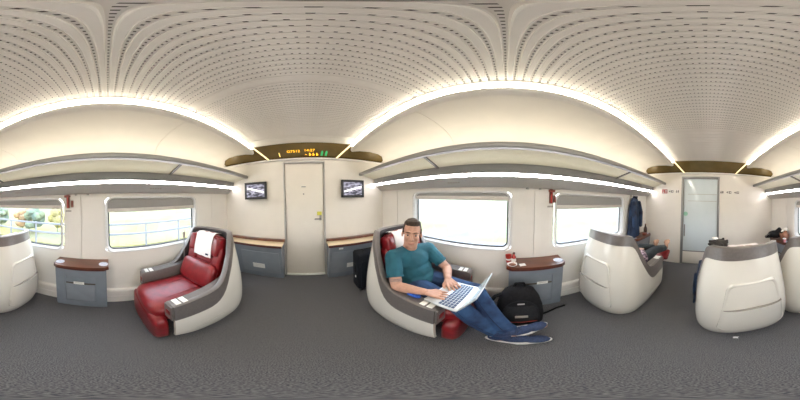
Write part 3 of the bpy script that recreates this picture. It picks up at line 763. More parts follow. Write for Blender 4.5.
# ------------------------------------------------------------------ side tables
def side_table(s, y0, y1, label, slotpaper=True):
    t = thing('side_table', (s * 1.22, (y0 + y1) / 2, 0), label, 'table', 'wall side tables')
    H_ = 0.615
    v = []
    for z, x in ((0.0, 1.165), (H_, 1.125)):
        v += [(s * x, y0 + 0.025, z), (s * x, y1 - 0.025, z), (s * 1.305, y1 - 0.025, z), (s * 1.305, y0 + 0.025, z)]
    body = G().raw(v, [(0, 1, 2, 3), (4, 5, 6, 7), (0, 1, 5, 4), (1, 2, 6, 5), (2, 3, 7, 6), (3, 0, 4, 7)])
    body.obj('body', 'bluegrey', t, smooth=0)
    fx = lambda z: lerp(1.165, 1.125, z / H_)
    ym = (y0 + y1) / 2; wd = (y1 - y0)
    # recessed front: a raised frame of four bars round a lower flap and upper pocket
    def bar(ya, yb, za, zb, th, m, nm, par=t):
        v = []
        for x_off in (0.0, th):
            for (yy, zz) in ((ya, za), (yb, za), (yb, zb), (ya, zb)): v.append((s * (fx(zz) - 0.001 - x_off), yy, zz))
        return G().raw(v, [(0, 1, 2, 3), (4, 5, 6, 7), (0, 1, 5, 4), (1, 2, 6, 5), (2, 3, 7, 6), (3, 0, 4, 7)]).obj(nm, m, par, smooth=0)
    bar(y0 + 0.025, ym - wd * 0.27, 0.03, H_, 0.012, 'bluegrey', 'front_frame'); bar(ym + wd * 0.27, y1 - 0.025, 0.03, H_, 0.012, 'bluegrey', 'front_frame')
    bar(ym - wd * 0.27, ym + wd * 0.27, 0.52, H_, 0.012, 'bluegrey', 'front_frame'); bar(ym - wd * 0.27, ym + wd * 0.27, 0.03, 0.12, 0.012, 'bluegrey', 'front_frame')
    bar(ym - wd * 0.262, ym + wd * 0.262, 0.125, 0.40, 0.008, 'bluegrey2', 'magazine_flap')
    bar(ym - wd * 0.262, ym + wd * 0.262, 0.40, 0.418, 0.003, 'slot', 'magazine_slot')
    # top with curved front edge and rounded corners
    n = 12; fr = []
    for i in range(n + 1):
        u = i / n; yy = lerp(y0, y1, u); e = min(u, 1 - u)
        fr.append((1.088 + 0.012 * (2 * u - 1) ** 2 + (0.03 * (1 - e / 0.08) ** 2 if e < 0.08 else 0), yy))
    outl = fr + [(1.306, y1), (1.306, y0)]
    def slab(z0_, z1_, gr): 
        pts = [(x + gr * 1.0, y) for x, y in outl]; k = len(pts)
        return G().raw([(s * x, y, z0_) for x, y in pts] + [(s * x, y, z1_) for x, y in pts], [tuple(range(k)), tuple(range(k, 2 * k))] + [(i, (i + 1) % k, k + (i + 1) % k, k + i) for i in range(k)])
    tp = slab(0.632, 0.652, 0.002).obj('table_top', 'wood', t, smooth=30)
    slab(0.614, 0.632, 0.0).obj('edge_band', 'darkwood', t, smooth=30)
    for yy in (y0 + 0.05, y1 - 0.05):
        G().lathe((s * 1.185, yy, 0.6515), [(0.045, 0), (0.045, 0.003), (0.041, 0.0045), (0.036, 0.003)], 28).obj('cup_mat', 'disc', tp)
    return t
side_table(-1, -0.53, 0.005, 'blue-grey side table with brown top on the left wall beside the empty red seat')
side_table(1, -0.55, -0.01, 'blue-grey side table with brown top behind the black backpack')
side_table(1, -2.30, -1.76, 'blue-grey side table with brown top under the hanging navy coat')
side_table(-1, -2.16, -1.645, 'blue-grey side table with brown top holding the black and brown bags')
def leaflet(s, y, lb):
    g = G().box((s * 1.122, y, 0.425), (0.004, 0.10, 0.035), 0.0, 1, (0, s * -4, 0)); o = g.obj('leaflet', 'paper'); tag(o, lb, 'leaflet', 'leaflets in the side tables')
    G().box((s * 1.1195, y, 0.43), (0.001, 0.07, 0.004)).obj('printed_line', 'markgrey', o)
leaflet(-1, -0.275, 'white leaflet in the slot of the table on the left wall'); leaflet(1, -0.33, 'white leaflet in the slot of the table behind the backpack')

# front credenzas
def credenza(x0, x1, label):
    t = thing('credenza', ((x0 + x1) / 2, YF - 0.15, 0), label, 'cabinet', 'front wall cabinets')
    ytop, ybot, H_ = 1.615, 1.755, 0.625
    v = []
    for z, y in ((0.0, ybot), (H_, ytop)):
        v += [(x0 + 0.012, y, z), (x1 - 0.012, y, z), (x1 - 0.012, YF, z), (x0 + 0.012, YF, z)]
    body = G().raw(v, [(0, 1, 2, 3), (4, 5, 6, 7), (0, 1, 5, 4), (1, 2, 6, 5), (2, 3, 7, 6), (3, 0, 4, 7)]).obj('body', 'bluegrey', t, smooth=0)
    def onf(xa, xb, za, zb, th, m, nm):
        v = []
        for o_ in (0.0, th):
            for xx, zz in ((xa, za), (xb, za), (xb, zb), (xa, zb)): v.append((xx, lerp(ybot, ytop, zz / H_) - o_, zz))
        return G().raw(v, [(0, 1, 2, 3), (4, 5, 6, 7), (0, 1, 5, 4), (1, 2, 6, 5), (2, 3, 7, 6), (3, 0, 4, 7)]).obj(nm, m, t, smooth=0)
    inner = x1 if x0 < 0 else x0; sg = -1 if x0 < 0 else 1
    pa, pb = sorted((inner + sg * 0.05, inner + sg * 0.62))
    onf(pa, pb, 0.10, 0.52, 0.006, 'bluegrey2', 'door_panel')
    onf(*sorted((inner + sg * 0.27, inner + sg * 0.45)), 0.20, 0.29, 0.010, 'paper', 'vent_plate')
    if sg > 0: onf(*sorted((inner + sg * 0.14, inner + sg * 0.20)), 0.565, 0.59, 0.004, 'paper', 'number_label')
    G().bb(x0, x1, 1.592, 1.60, 0.615, 0.648, 0.003).obj('front_edge', 'darkwood', t)
    G().bb(x0, x1, 1.60, 1.80, 0.622, 0.640, 0.002).obj('table_top', 'cream_top', t)
    G().bb(x0, x1, 1.80, YF, 0.622, 0.668, 0.004).obj('back_rim', 'wood', t)
credenza(-1.25, -0.285, 'long blue-grey cabinet with pale top on the empty-seat side of the front door')
credenza(0.32, 1.25, 'long blue-grey cabinet with pale top behind the seated man and dark suitcase')

# ------------------------------------------------------------------ people
def basis(f, up=(0, 0, 1)):
    f = Vector(f).normalized(); r_ = f.cross(Vector(up)).normalized(); u = r_.cross(f)
    return Matrix((r_, f, u)).transposed()      # columns right, forward, up
def head_prims(g, c, B, k=1.0, detail=True):
    c = Vector(c); P = lambda x, y, z: c + B @ (Vector((x, y, z)) * k)
    e = lambda p, r_: g.ell(P(*p), [q * k for q in r_], B)
    e((0, -0.014, 0.032), (0.074, 0.094, 0.088)); e((0, 0.030, -0.015), (0.062, 0.060, 0.085)); e((0, 0.033, -0.072), (0.052, 0.052, 0.042)); e((0, 0.066, -0.098), (0.024, 0.018, 0.018))
    if detail:
        g.cap(P(0, 0.088, 0.014), 0.008 * k, P(0, 0.104, -0.026), 0.012 * k)
        for s in (-1, 1):
            e((s * 0.012, 0.094, -0.030), (0.009, 0.010, 0.008)); e((s * 0.034, 0.062, -0.020), (0.024, 0.022, 0.024))
            e((s * 0.077, -0.008, -0.008), (0.009, 0.021, 0.031)); e((s * 0.038, 0.02, -0.052), (0.022, 0.036, 0.034))
        g.cap(P(-0.034, 0.078, 0.026), 0.011 * k, P(0.034, 0.078, 0.026), 0.011 * k)
        g.cap(P(-0.018, 0.083, -0.060), 0.008 * k, P(0.018, 0.083, -0.060), 0.008 * k)
    return P
def hand_prims(g, wrist, d, up, side, curl=0.35, k=1.0):
    """wrist point, direction of the hand, normal of its back, side = +1 when the thumb lies on the right of d seen from the back"""
    d = Vector(d).normalized(); up = Vector(up).normalized(); r_ = d.cross(up).normalized(); up = r_.cross(d)
    w0 = Vector(wrist)
    L = [0.072, 0.080, 0.076, 0.060]; off = [0.0365, 0.0125, -0.0115, -0.0345]
    for i in range(4):
        kn = w0 + d * (0.088 - 0.006 * abs(i - 1)) * k + r_ * side * off[i] * k
        g.cap(w0 + d * 0.008 + r_ * side * off[i] * 0.5 * k, 0.015 * k, kn, 0.0115 * k, 10, 3)
        dd = (d + r_ * side * off[i] * 3.5).normalized(); p = kn
        for j, fr in enumerate((0.45, 0.32, 0.23)):
            a = curl * (j + 0.6)
            q = p + (dd * math.cos(a) - up * math.sin(a)) * L[i] * fr * k
            g.cap(p, (0.0092 - 0.0008 * j) * k, q, (0.0085 - 0.0008 * j) * k, 10, 3); p = q
    t0 = w0 + d * 0.022 * k + r_ * side * 0.020 * k
    t1 = t0 + (d * 0.6 + r_ * side * 0.75 - up * 0.15).normalized() * 0.042 * k
    t2 = t1 + (d * 0.92 + r_ * side * 0.25 - up * 0.3).normalized() * 0.030 * k
    t3 = t2 + (d * 0.95 - r_ * side * 0.05 - up * 0.35).normalized() * 0.024 * k
    g.cap(t0, 0.015 * k, t1, 0.0115 * k, 10, 3); g.cap(t1, 0.0112 * k, t2, 0.0100 * k, 10, 3); g.cap(t2, 0.0100 * k, t3, 0.0082 * k, 10, 3)

# --- the man with the laptop
man = thing('person', (0.86, 0.70, 0.45), 'man in teal t-shirt and jeans typing on a laptop, legs stretched out', 'person')
HC = Vector((0.800, 0.690, 0.995)); HB = basis((-0.74, -0.66, 0.02), (0.06, -0.06, 1))
g = G(); HP = head_prims(g, HC, HB)
pel = Vector((0.87, 0.74, 0.505)); chest = Vector((0.845, 0.755, 0.715)); neck = Vector((0.835, 0.745, 0.85))
shR, elR, wrR = Vector((0.665, 0.765, 0.795)), Vector((0.592, 0.640, 0.590)), Vector((0.655, 0.450, 0.600))
shL, elL, wrL = Vector((1.025, 0.690, 0.785)), Vector((1.062, 0.505, 0.590)), Vector((0.885, 0.410, 0.606))
hipR, knR, anR = Vector((0.79, 0.70, 0.50)), Vector((0.735, 0.285, 0.490)), Vector((0.690, 0.000, 0.110))
hipL, knL, anL = Vector((0.955, 0.68, 0.50)), Vector((0.915, 0.200, 0.500)), Vector((0.686, -0.026, 0.215))
g.cap(HC + HB @ Vector((0, -0.02, -0.07)), 0.056, neck, 0.062)
torso = [(pel, (0.165, 0.115, 0.10)), (Vector((0.862, 0.728, 0.60)), (0.172, 0.135, 0.12)), (chest, (0.182, 0.125, 0.13)), (Vector((0.84, 0.765, 0.785)), (0.15, 0.08, 0.06))]
TB = basis((-0.25, -1, 0))
for c, r_ in torso: g.ell(c, r_, TB)
for sh in (shR, shL): g.cap(neck + Vector((0, 0.01, -0.045)), 0.045, sh, 0.050)
for sh, el, wr in ((shR, elR, wrR), (shL, elL, wrL)):
    g.chain([(sh, 0.053), (lerp(sh, el, 0.45), 0.050), (el, 0.040), (lerp(el, wr, 0.3), 0.042), (wr, 0.027)])
hand_prims(g, wrR + Vector((0.002, -0.012, 0.0)), (0.36, -0.93, -0.12), (0.05, -0.12, 1), -1, 0.28)
hand_prims(g, wrL + Vector((-0.010, -0.004, 0.0)), (-0.62, -0.78, -0.14), (-0.1, -0.12, 1), 1, 0.28)
for hp_, kn, an in ((hipR, knR, anR), (hipL, knL, anL)):
    g.chain([(hp_, 0.082), (lerp(hp_, kn, 0.5), 0.070), (kn, 0.052), (lerp(kn, an, 0.3), 0.052), (an, 0.034)])
footR = (Vector((0.680, 0.03, 0.05)), Vector((0.645, -0.20, 0.05))); footL = (Vector((0.672, 0.005, 0.125)), Vector((0.752, -0.235, 0.150)))
for (h, t_), an in ((footR, anR), (footL, anL)):
    g.cap(an, 0.034, lerp(h, t_, 0.25), 0.034); g.cap(h, 0.030, t_, 0.026)
body = remeshed(g, 0.0036, 5).obj('body', 'skin', man, smooth=180)
# hair, eyes, brows, mouth
g = G(); Pq = lambda x, y, z: HC + HB @ Vector((x, y, z))
g.ell(Pq(0, -0.030, 0.052), (0.079, 0.092, 0.078), HB); g.ell(Pq(0, 0.012, 0.092), (0.064, 0.062, 0.036), HB)
for s in (-1, 1): g.cap(Pq(s * 0.066, 0.010, 0.040), 0.014, Pq(s * 0.070, 0.012, 0.012), 0.008)
for i in range(9):
    a = R(-60 + 15 * i); g.cap(Pq(0.056 * math.sin(a), 0.055 * math.cos(a) + 0.006, 0.092), 0.012, Pq(0.058 * math.sin(a), 0.062 * math.cos(a) + 0.004, 0.106), 0.010)
remeshed(g, 0.005, 2).obj('hair', 'hair', man, smooth=180)
for s in (-1, 1):
    ey = G().ell(Pq(s * 0.030, 0.0745, 0.006), (0.011, 0.011, 0.0062), HB).obj('eye', 'eyewhite', man, smooth=180)
    G().ell(Pq(s * 0.030, 0.0842, 0.006), (0.0062, 0.003, 0.0056), HB).obj('iris', 'iris', ey, smooth=180)
    G().cap(Pq(s * 0.014, 0.088, 0.027), 0.0028, Pq(s * 0.033, 0.0875, 0.031), 0.0032).cap(Pq(s * 0.033, 0.0875, 0.031), 0.0032, Pq(s * 0.050, 0.078, 0.027), 0.0022).obj('eyebrow', 'hair', man, smooth=180)
G().chain([(Pq(-0.025, 0.0835, -0.0550), 0.0026), (Pq(-0.012, 0.0905, -0.0590), 0.0040), (Pq(0, 0.0925, -0.0600), 0.0044), (Pq(0.012, 0.0905, -0.0590), 0.0040), (Pq(0.025, 0.0835, -0.0550), 0.0026)]).obj('mouth', 'lips', man, smooth=180)
# shirt
g = G()
for c, r_ in torso[1:]: g.ell(c, [q + 0.014 for q in r_], TB)
g.ell(Vector((0.868, 0.695, 0.545)), (0.186, 0.165, 0.085), TB); g.ell(Vector((0.862, 0.70, 0.62)), (0.16, 0.12, 0.10), TB)
for sh, el in ((shR, elR), (shL, elL)):
    g.cap(neck + Vector((0, 0.010, -0.045)), 0.062, sh, 0.064); g.chain([(sh, 0.066), (lerp(sh, el, 0.25), 0.064), (lerp(sh, el, 0.52), 0.063)])
sh_ = remeshed(g, 0.007, 3).obj('shirt', 'teal', man, smooth=180)
def ringband(name, c, ax, r, thick, h, m, par):
    q = Vector(ax).normalized().to_track_quat('Z', 'Y').to_matrix(); rows = []
    for z, rr in ((-h, r), (-h, r + thick), (h, r + thick), (h, r), (-h, r)):
        rows.append([Vector(c) + q @ Vector((rr * math.cos(2 * math.pi * k / 24), rr * math.sin(2 * math.pi * k / 24), z)) for k in range(24)])
    return G().grid(rows, True).obj(name, m, par, smooth=60)
for sh, el in ((shR, elR), (shL, elL)): ringband('sleeve_hem', lerp(sh, el, 0.66), el - sh, 0.058, 0.006, 0.008, 'teal', sh_)
ringband('tattoo', lerp(shR, elR, 0.80), elR - shR, 0.0435, 0.0015, 0.012, 'tattoo', man)
# jeans
g = G(); g.ell(pel + Vector((0, -0.01, -0.005)), (0.176, 0.128, 0.095), TB)
for hp_, kn, an in ((hipR, knR, anR), (hipL, knL, anL)):
    e_ = lerp(kn, an, 0.93)
    g.chain([(hp_, 0.095), (lerp(hp_, kn, 0.5), 0.083), (kn, 0.067), (lerp(kn, an, 0.35), 0.066), (lerp(kn, an, 0.7), 0.058), (e_, 0.056)])
    for i in range(5):
        t_ = 0.25 + 0.14 * i; p = lerp(kn, an, t_); g.ell(p + Vector((random.uniform(-0.02, 0.02), -0.02, 0.01)), (0.056, 0.035, 0.016))
jn = remeshed(g, 0.007, 3).obj('jeans', 'jeans', man, smooth=180)
for kn, an in ((knR, anR), (knL, anL)): ringband('hem', lerp(kn, an, 0.97), an - kn, 0.050, 0.008, 0.014, 'jeans', jn)
# outer seams down the trouser legs
for hp_, kn, an, sx in ((hipR, knR, anR, -1), (hipL, knL, anL, -1)):
    pts = []
    for a, b, r0, r1 in ((hp_, kn, 0.083, 0.066), (kn, an, 0.066, 0.056)):
        for i in range(5):
            c = lerp(a, b, 0.1 + 0.8 * i / 4); pts.append(c + Vector((sx, 0.1, 0.35)).normalized() * lerp(r0, r1, i / 4))
    G().tube(pts, 0.003, 6).obj('side_seam', 'denimdark', jn)
# shoes
def shoe(h, t_, roll, label=None):
    d = (t_ - h).normalized(); B = basis(d, (roll, 0, 1)); L = (t_ - h).length
    P = lambda x, y, z: h + B @ Vector((x, y, z))
    g = G(); g.ell(P(0, 0.0, 0.012), (0.035, 0.050, 0.052), B); g.ell(P(0, 0.10, 0.008), (0.044, 0.105, 0.045), B); g.ell(P(0, 0.20, -0.004), (0.045, 0.080, 0.034), B)
    g.cap(P(0, 0.01, 0.03), 0.040, P(0, 0.04, 0.065), 0.041)
    up = remeshed(g, 0.005, 3).obj('shoe', 'shoe', man, smooth=180)
    out = []
    for i in range(28):
        a = 2 * math.pi * i / 28; y = 0.112 + 0.165 * math.cos(a); wv = 0.036 + 0.013 * (1 if y > 0.1 else 0.3) * math.sin(min(1, max(0, (y - 0.02) / 0.16)) * 2.6)
        out.append((wv * math.sin(a), y))
    def ring_(z, k): return [P(x * k, 0.112 + (y - 0.112) * k, z + 0.006 * max(0, (y - 0.17) / 0.1)) for x, y in out]
    rows = [ring_(-0.008, 0.98), ring_(-0.014, 1.05), ring_(-0.044, 1.07), ring_(-0.052, 1.0)]
    gs = G().grid(rows, True); gs.raw(rows[0], [tuple(range(28))]); gs.raw(rows[-1], [tuple(range(28))]); gs.obj('sole', 'sole', up, smooth=50)
    rows = [ring_(-0.051, 1.0), ring_(-0.058, 0.95)]; gs = G().grid(rows, True); gs.raw(rows[1], [tuple(range(28))]); gs.obj('outsole', 'solered', up, smooth=50)
    for i in range(4): G().tube([P(-0.022, 0.075 + 0.026 * i, 0.050 - 0.007 * i), P(0, 0.078 + 0.026 * i, 0.056 - 0.007 * i), P(0.022, 0.075 + 0.026 * i, 0.050 - 0.007 * i)], 0.0035, 6).obj('lace', 'denimdark', up)
shoe(footR[0] + Vector((0, 0, 0.008)), footR[1] + Vector((0, 0, 0.008)), -0.15); shoe(footL[0] + Vector((0, 0, 0.03)), footL[1] + Vector((0, 0, 0.03)), -0.35)

# laptop on his lap
LC = Vector((0.742, 0.300, 0.572)); LR = Matrix.Rotation(R(-7), 3, 'Z') @ Matrix.Rotation(R(1), 3, 'X')
lap = thing('laptop', LC, 'open silver laptop on the lap of the man in teal', 'laptop')
LW_, LD = 0.300, 0.212
lm = Matrix.Translation(LC) @ LR.to_4x4()
def lbox(g, c, d, bev=0.0, seg=2): 
    b = G().box(c, d, bev, seg); return g.raw(b.v, b.f, lm)
# local: x across, -y towards the hinge (away from the man)
base = lbox(G(), (0, 0, 0), (LW_, LD, 0.014), 0.005).obj('base', 'alu', lap)
for r_i in range(5):
    for k_ in range(12):
        lbox(G(), (-0.124 + 0.0225 * k_, -0.072 + 0.0195 * r_i, 0.0078), (0.0185, 0.0155, 0.0022)).obj('key', 'keys', base, smooth=0)
lbox(G(), (0, 0.062, 0.0073), (0.10, 0.065, 0.0012), 0.0005, 1).obj('trackpad', 'valance', base)
am = R(114)
lidm = lm @ Matrix.Translation((0, -LD / 2, 0.006)) @ Matrix.Rotation(R(28), 4, 'X')
def lidbox(c, d, bev=0.0): 
    b = G().box(c, d, bev); return G().raw(b.v, b.f, lidm)
lid = lidbox((0, 0, 0.098), (LW_, 0.006, 0.196), 0.0025).obj('lid', 'alu', lap)
lidbox((0, 0.0034, 0.100), (LW_ - 0.02, 0.001, 0.172)).obj('screen', 'screen_glass', lid, smooth=0)

# --- reclined passenger with bare feet
p2 = thing('person', (0.915, -1.2, 0.43), 'person lying back barefoot in dark trousers in the window seat', 'person')
g = G()
hc = Vector((0.93, -1.02, 0.79)); hb = basis((0.1, -1, 0.35)); head_prims(g, hc, hb)
nk = Vector((0.92, -1.04, 0.67)); ch = Vector((0.92, -1.09, 0.60)); pv = Vector((0.915, -1.28, 0.505))
g.cap(hc + hb @ Vector((0, -0.02, -0.07)), 0.052, nk, 0.056)
TB2 = basis((0, -0.85, 0.5))
for c, r_ in ((ch, (0.165, 0.105, 0.13)), (Vector((0.915, -1.18, 0.555)), (0.155, 0.105, 0.12)), (pv, (0.165, 0.11, 0.10))): g.ell(c, r_, TB2)
arms2 = ((Vector((0.745, -1.09, 0.655)), Vector((0.715, -1.27, 0.60)), Vector((0.83, -1.42, 0.635)), (0.55, -0.8, -0.05), 1), (Vector((1.095, -1.09, 0.655)), Vector((1.115, -1.27, 0.60)), Vector((0.99, -1.40, 0.640)), (-0.7, -0.7, -0.05), -1))
for sh, el, wr, hd, sd in arms2:
    g.cap(nk + Vector((0, 0, -0.035)), 0.045, sh, 0.046); g.chain([(sh, 0.050), (el, 0.038), (wr, 0.026)]); hand_prims(g, wr, hd, (0, 0, 1), -sd, 0.35)
legs2 = ((Vector((0.82, -1.32, 0.50)), Vector((0.75, -1.66, 0.575)), Vector((0.705, -2.01, 0.500))), (Vector((0.99, -1.32, 0.50)), Vector((0.97, -1.64, 0.570)), Vector((0.895, -2.00, 0.480))))
for hp_, kn, an in legs2:
    g.chain([(hp_, 0.080), (lerp(hp_, kn, 0.5), 0.068), (kn, 0.052), (lerp(kn, an, 0.35), 0.050), (an, 0.034)])
    tp = an + Vector((-0.012, -0.05, 0.135)); g.cap(an + Vector((0, -0.01, -0.015)), 0.036, lerp(an, tp, 0.6), 0.036); 
    for i in range(5):
        x = (i - 2) * 0.017; b0 = lerp(an, tp, 0.62) + Vector((x, 0, 0)); b1 = tp + Vector((x * 1.05, 0, -0.006 * abs(i - 1))); g.cap(b0, 0.017, b1, 0.0105, 10, 3)
remeshed(g, 0.006, 2).obj('body', 'skin2', p2, smooth=180)
g = G()
for hp_, kn, an in legs2: g.chain([(hp_, 0.092), (lerp(hp_, kn, 0.5), 0.080), (kn, 0.064), (lerp(kn, an, 0.4), 0.062), (lerp(kn, an, 0.80), 0.056)])
g.ell(pv, (0.178, 0.12, 0.105), TB2); remeshed(g, 0.009, 3).obj('trousers', 'darktrouser', p2, smooth=180)
g = G()
for c, r_ in ((ch, (0.178, 0.12, 0.14)), (Vector((0.915, -1.20, 0.56)), (0.17, 0.12, 0.13)), (Vector((0.90, -1.34, 0.585)), (0.175, 0.10, 0.065))): g.ell(c, r_, TB2)
for sh, el, wr, hd, sd in arms2: g.cap(nk + Vector((0, 0, -0.03)), 0.055, sh, 0.058); g.chain([(sh, 0.062), (el, 0.052), (lerp(el, wr, 0.75), 0.044)])
remeshed(g, 0.009, 3).obj('check_shirt', 'plaid', p2, smooth=180)
g = G(); q2 = lambda x, y, z: hc + hb @ Vector((x, y, z)); g.ell(q2(0, -0.028, 0.048), (0.085, 0.096, 0.086), hb); g.ell(q2(0, 0.015, 0.090), (0.070, 0.066, 0.040), hb)
remeshed(g, 0.007, 2).obj('hair', 'hair', p2, smooth=180)
for s in (-1, 1): G().ell(q2(s * 0.03, 0.0775, 0.006), (0.011, 0.011, 0.007), hb).obj('eye', 'iris', p2, smooth=180)

# --- passenger slumped in the aisle seat
p3 = thing('person', (-0.2, -1.2, 0.43), 'dark-haired person slumped low in the aisle seat, only hair showing', 'person')
g = G(); hc3 = Vector((-0.065, -1.075, 0.855)); hb3 = basis((-0.1, -1, 0.05), (0.1, -0.25, 1)); head_prims(g, hc3, hb3)
nk3 = Vector((-0.10, -1.06, 0.735)); ch3 = Vector((-0.15, -1.10, 0.62)); pv3 = Vector((-0.20, -1.26, 0.505)); TB3 = basis((0, -0.9, 0.4))
g.cap(hc3 + hb3 @ Vector((0, -0.02, -0.07)), 0.05, nk3, 0.054)
for c, r_ in ((ch3, (0.155, 0.10, 0.13)), (Vector((-0.18, -1.18, 0.56)), (0.15, 0.10, 0.12)), (pv3, (0.16, 0.11, 0.10))): g.ell(c, r_, TB3)
arms3 = ((Vector((-0.31, -1.10, 0.69)), Vector((-0.395, -1.25, 0.60)), Vector((-0.30, -1.43, 0.62)), (0.5, -0.85, -0.05), 1), (Vector((0.03, -1.09, 0.70)), Vector((0.030, -1.27, 0.60)), Vector((-0.08, -1.43, 0.62)), (-0.5, -0.85, -0.05), -1))
for sh, el, wr, hd, sd in arms3:
    g.cap(nk3 + Vector((0, 0, -0.035)), 0.042, sh, 0.044); g.chain([(sh, 0.048), (el, 0.036), (wr, 0.025)]); hand_prims(g, wr, hd, (0, 0, 1), -sd, 0.35)
legs3 = ((Vector((-0.29, -1.30, 0.50)), Vector((-0.30, -1.64, 0.56)), Vector((-0.30, -1.80, 0.13))), (Vector((-0.12, -1.30, 0.50)), Vector((-0.11, -1.64, 0.56)), Vector((-0.12, -1.80, 0.13))))
for hp_, kn, an in legs3:
    g.chain([(hp_, 0.078), (kn, 0.05), (lerp(kn, an, 0.35), 0.05), (an, 0.034)]); g.cap(an + Vector((0, 0.02, -0.07)), 0.03, an + Vector((0, -0.17, -0.085)), 0.024)
remeshed(g, 0.006, 2).obj('body', 'skin2', p3, smooth=180)
g = G()
for hp_, kn, an in legs3:
    g.chain([(hp_, 0.090), (lerp(hp_, kn, 0.5), 0.078), (kn, 0.062), (lerp(kn, an, 0.4), 0.060), (lerp(kn, an, 0.88), 0.054)])
g.ell(pv3, (0.172, 0.12, 0.105), TB3); remeshed(g, 0.009, 3).obj('trousers', 'darktrouser', p3, smooth=180)
g = G()
for hp_, kn, an in legs3: g.cap(an + Vector((0, 0.02, -0.07)), 0.040, an + Vector((0, -0.17, -0.088)), 0.033); g.cap(an + Vector((0, 0.01, -0.05)), 0.042, an, 0.044)
remeshed(g, 0.007, 2).obj('shoes', 'black', p3, smooth=180)
g = G()
for c, r_ in ((ch3, (0.168, 0.115, 0.14)), (Vector((-0.18, -1.20, 0.56)), (0.165, 0.115, 0.13))): g.ell(c, r_, TB3)
for sh, el, wr, hd, sd in arms3: g.cap(nk3 + Vector((0, 0, -0.03)), 0.053, sh, 0.056); g.chain([(sh, 0.060), (el, 0.050), (lerp(el, wr, 0.75), 0.042)])
remeshed(g, 0.009, 3).obj('sweater', 'pink', p3, smooth=180)
g = G(); q3 = lambda x, y, z: hc3 + hb3 @ Vector((x, y, z))
g.ell(q3(0, -0.03, 0.045), (0.088, 0.098, 0.088), hb3); g.ell(q3(0, 0.012, 0.09), (0.068, 0.062, 0.036), hb3); g.ell(q3(0.04, -0.09, 0.02), (0.07, 0.05, 0.07), hb3)
for i in range(14):
    a = i * 2.4; g.cap(q3(0.05 * math.cos(a), -0.02 + 0.05 * math.sin(a), 0.10), 0.020, q3(0.075 * math.cos(a), -0.03 + 0.075 * math.sin(a), 0.118 - 0.01 * (i % 3)), 0.012)
remeshed(g, 0.007, 1).obj('hair', 'blackhair', p3, smooth=180)
hr = G()
for i in range(6): a = R(60 * i); hr.ell(hc3 + Vector((0.045 + 0.017 * math.cos(a), 0.03 + 0.017 * math.sin(a), 0.143)), (0.011, 0.011, 0.010))
hr.ell(hc3 + Vector((0.045, 0.03, 0.145)), (0.010, 0.010, 0.009)).obj('hair_clip', 'linen', p3, smooth=180, label='pale hair clip')
for s in (-1, 1): G().ell(q3(s * 0.03, 0.0775, 0.006), (0.011, 0.011, 0.007), hb3).obj('eye', 'iris', p3, smooth=180)

# ------------------------------------------------------------------ drape helper for coats
def drape(cx, cy, z0_, z1_, wx0, wx1, wy0, wy1, folds, amp, seed, n=48, rows=16, top_taper=0.35):
    rnd = random.Random(seed); ph = [rnd.uniform(0, 6.28) for _ in range(4)]
    R_ = []
    for j in range(rows + 1):
        t = j / rows; z = lerp(z1_, z0_, t); k = min(1, top_taper + (1 - top_taper) * (t / 0.22) ** 0.6) if t < 0.22 else 1.0
        wx = lerp(wx0, wx1, t) * k; wy = lerp(wy0, wy1, t) * k; ring_ = []
        for i in range(n):
            a = 2 * math.pi * i / n
            f = 1 + amp * t * (math.sin(folds * a + ph[0]) + 0.5 * math.sin((folds + 3) * a + ph[1] + t * 2))
            ring_.append((cx + wx * math.cos(a) * f, cy + wy * math.sin(a) * f, z + 0.012 * t * math.sin(3 * a + ph[2])))
        R_.append(ring_)
    g = G().grid(R_, True); g.raw(R_[0], [tuple(range(n))]); g.raw(R_[-1], [tuple(range(n))])
    return g
# coat hanging on the right wall
coat = thing('coat', (1.235, -1.86, 0.67), 'navy blue coat hanging on a hook near the rear wall', 'coat')
cb = drape(1.232, -1.86, 0.675, 1.375, 0.058, 0.060, 0.115, 0.165, 7, 0.10, 3).obj('coat_body', 'navycloth', coat, smooth=60)
G().chain([((1.19, -1.78, 1.27), 0.032), ((1.175, -1.76, 1.10), 0.038), ((1.175, -1.77, 0.88), 0.034)]).obj('sleeve', 'navycloth', coat, smooth=60)
G().chain([((1.19, -1.94, 1.27), 0.032), ((1.178, -1.985, 1.10), 0.038), ((1.18, -1.99, 0.86), 0.034)]).obj('sleeve', 'navycloth', coat, smooth=60)
G().chain([((1.215, -1.82, 1.36), 0.020), ((1.20, -1.86, 1.345), 0.022), ((1.215, -1.90, 1.36), 0.020)]).obj('collar', 'blackcloth', coat, smooth=60)
hk = thing('coat_hook', (1.30, -1.86, 1.39), 'small steel coat hook above the navy coat', 'hook')
G().bb(1.298, 1.3095, -1.875, -1.845, 1.355, 1.415, 0.003).obj('hook_plate', 'chrome', hk)
G().tube([(1.30, -1.86, 1.375), (1.262, -1.86, 1.37), (1.255, -1.86, 1.39)], 0.005).obj('hook_arm', 'chrome', hk)
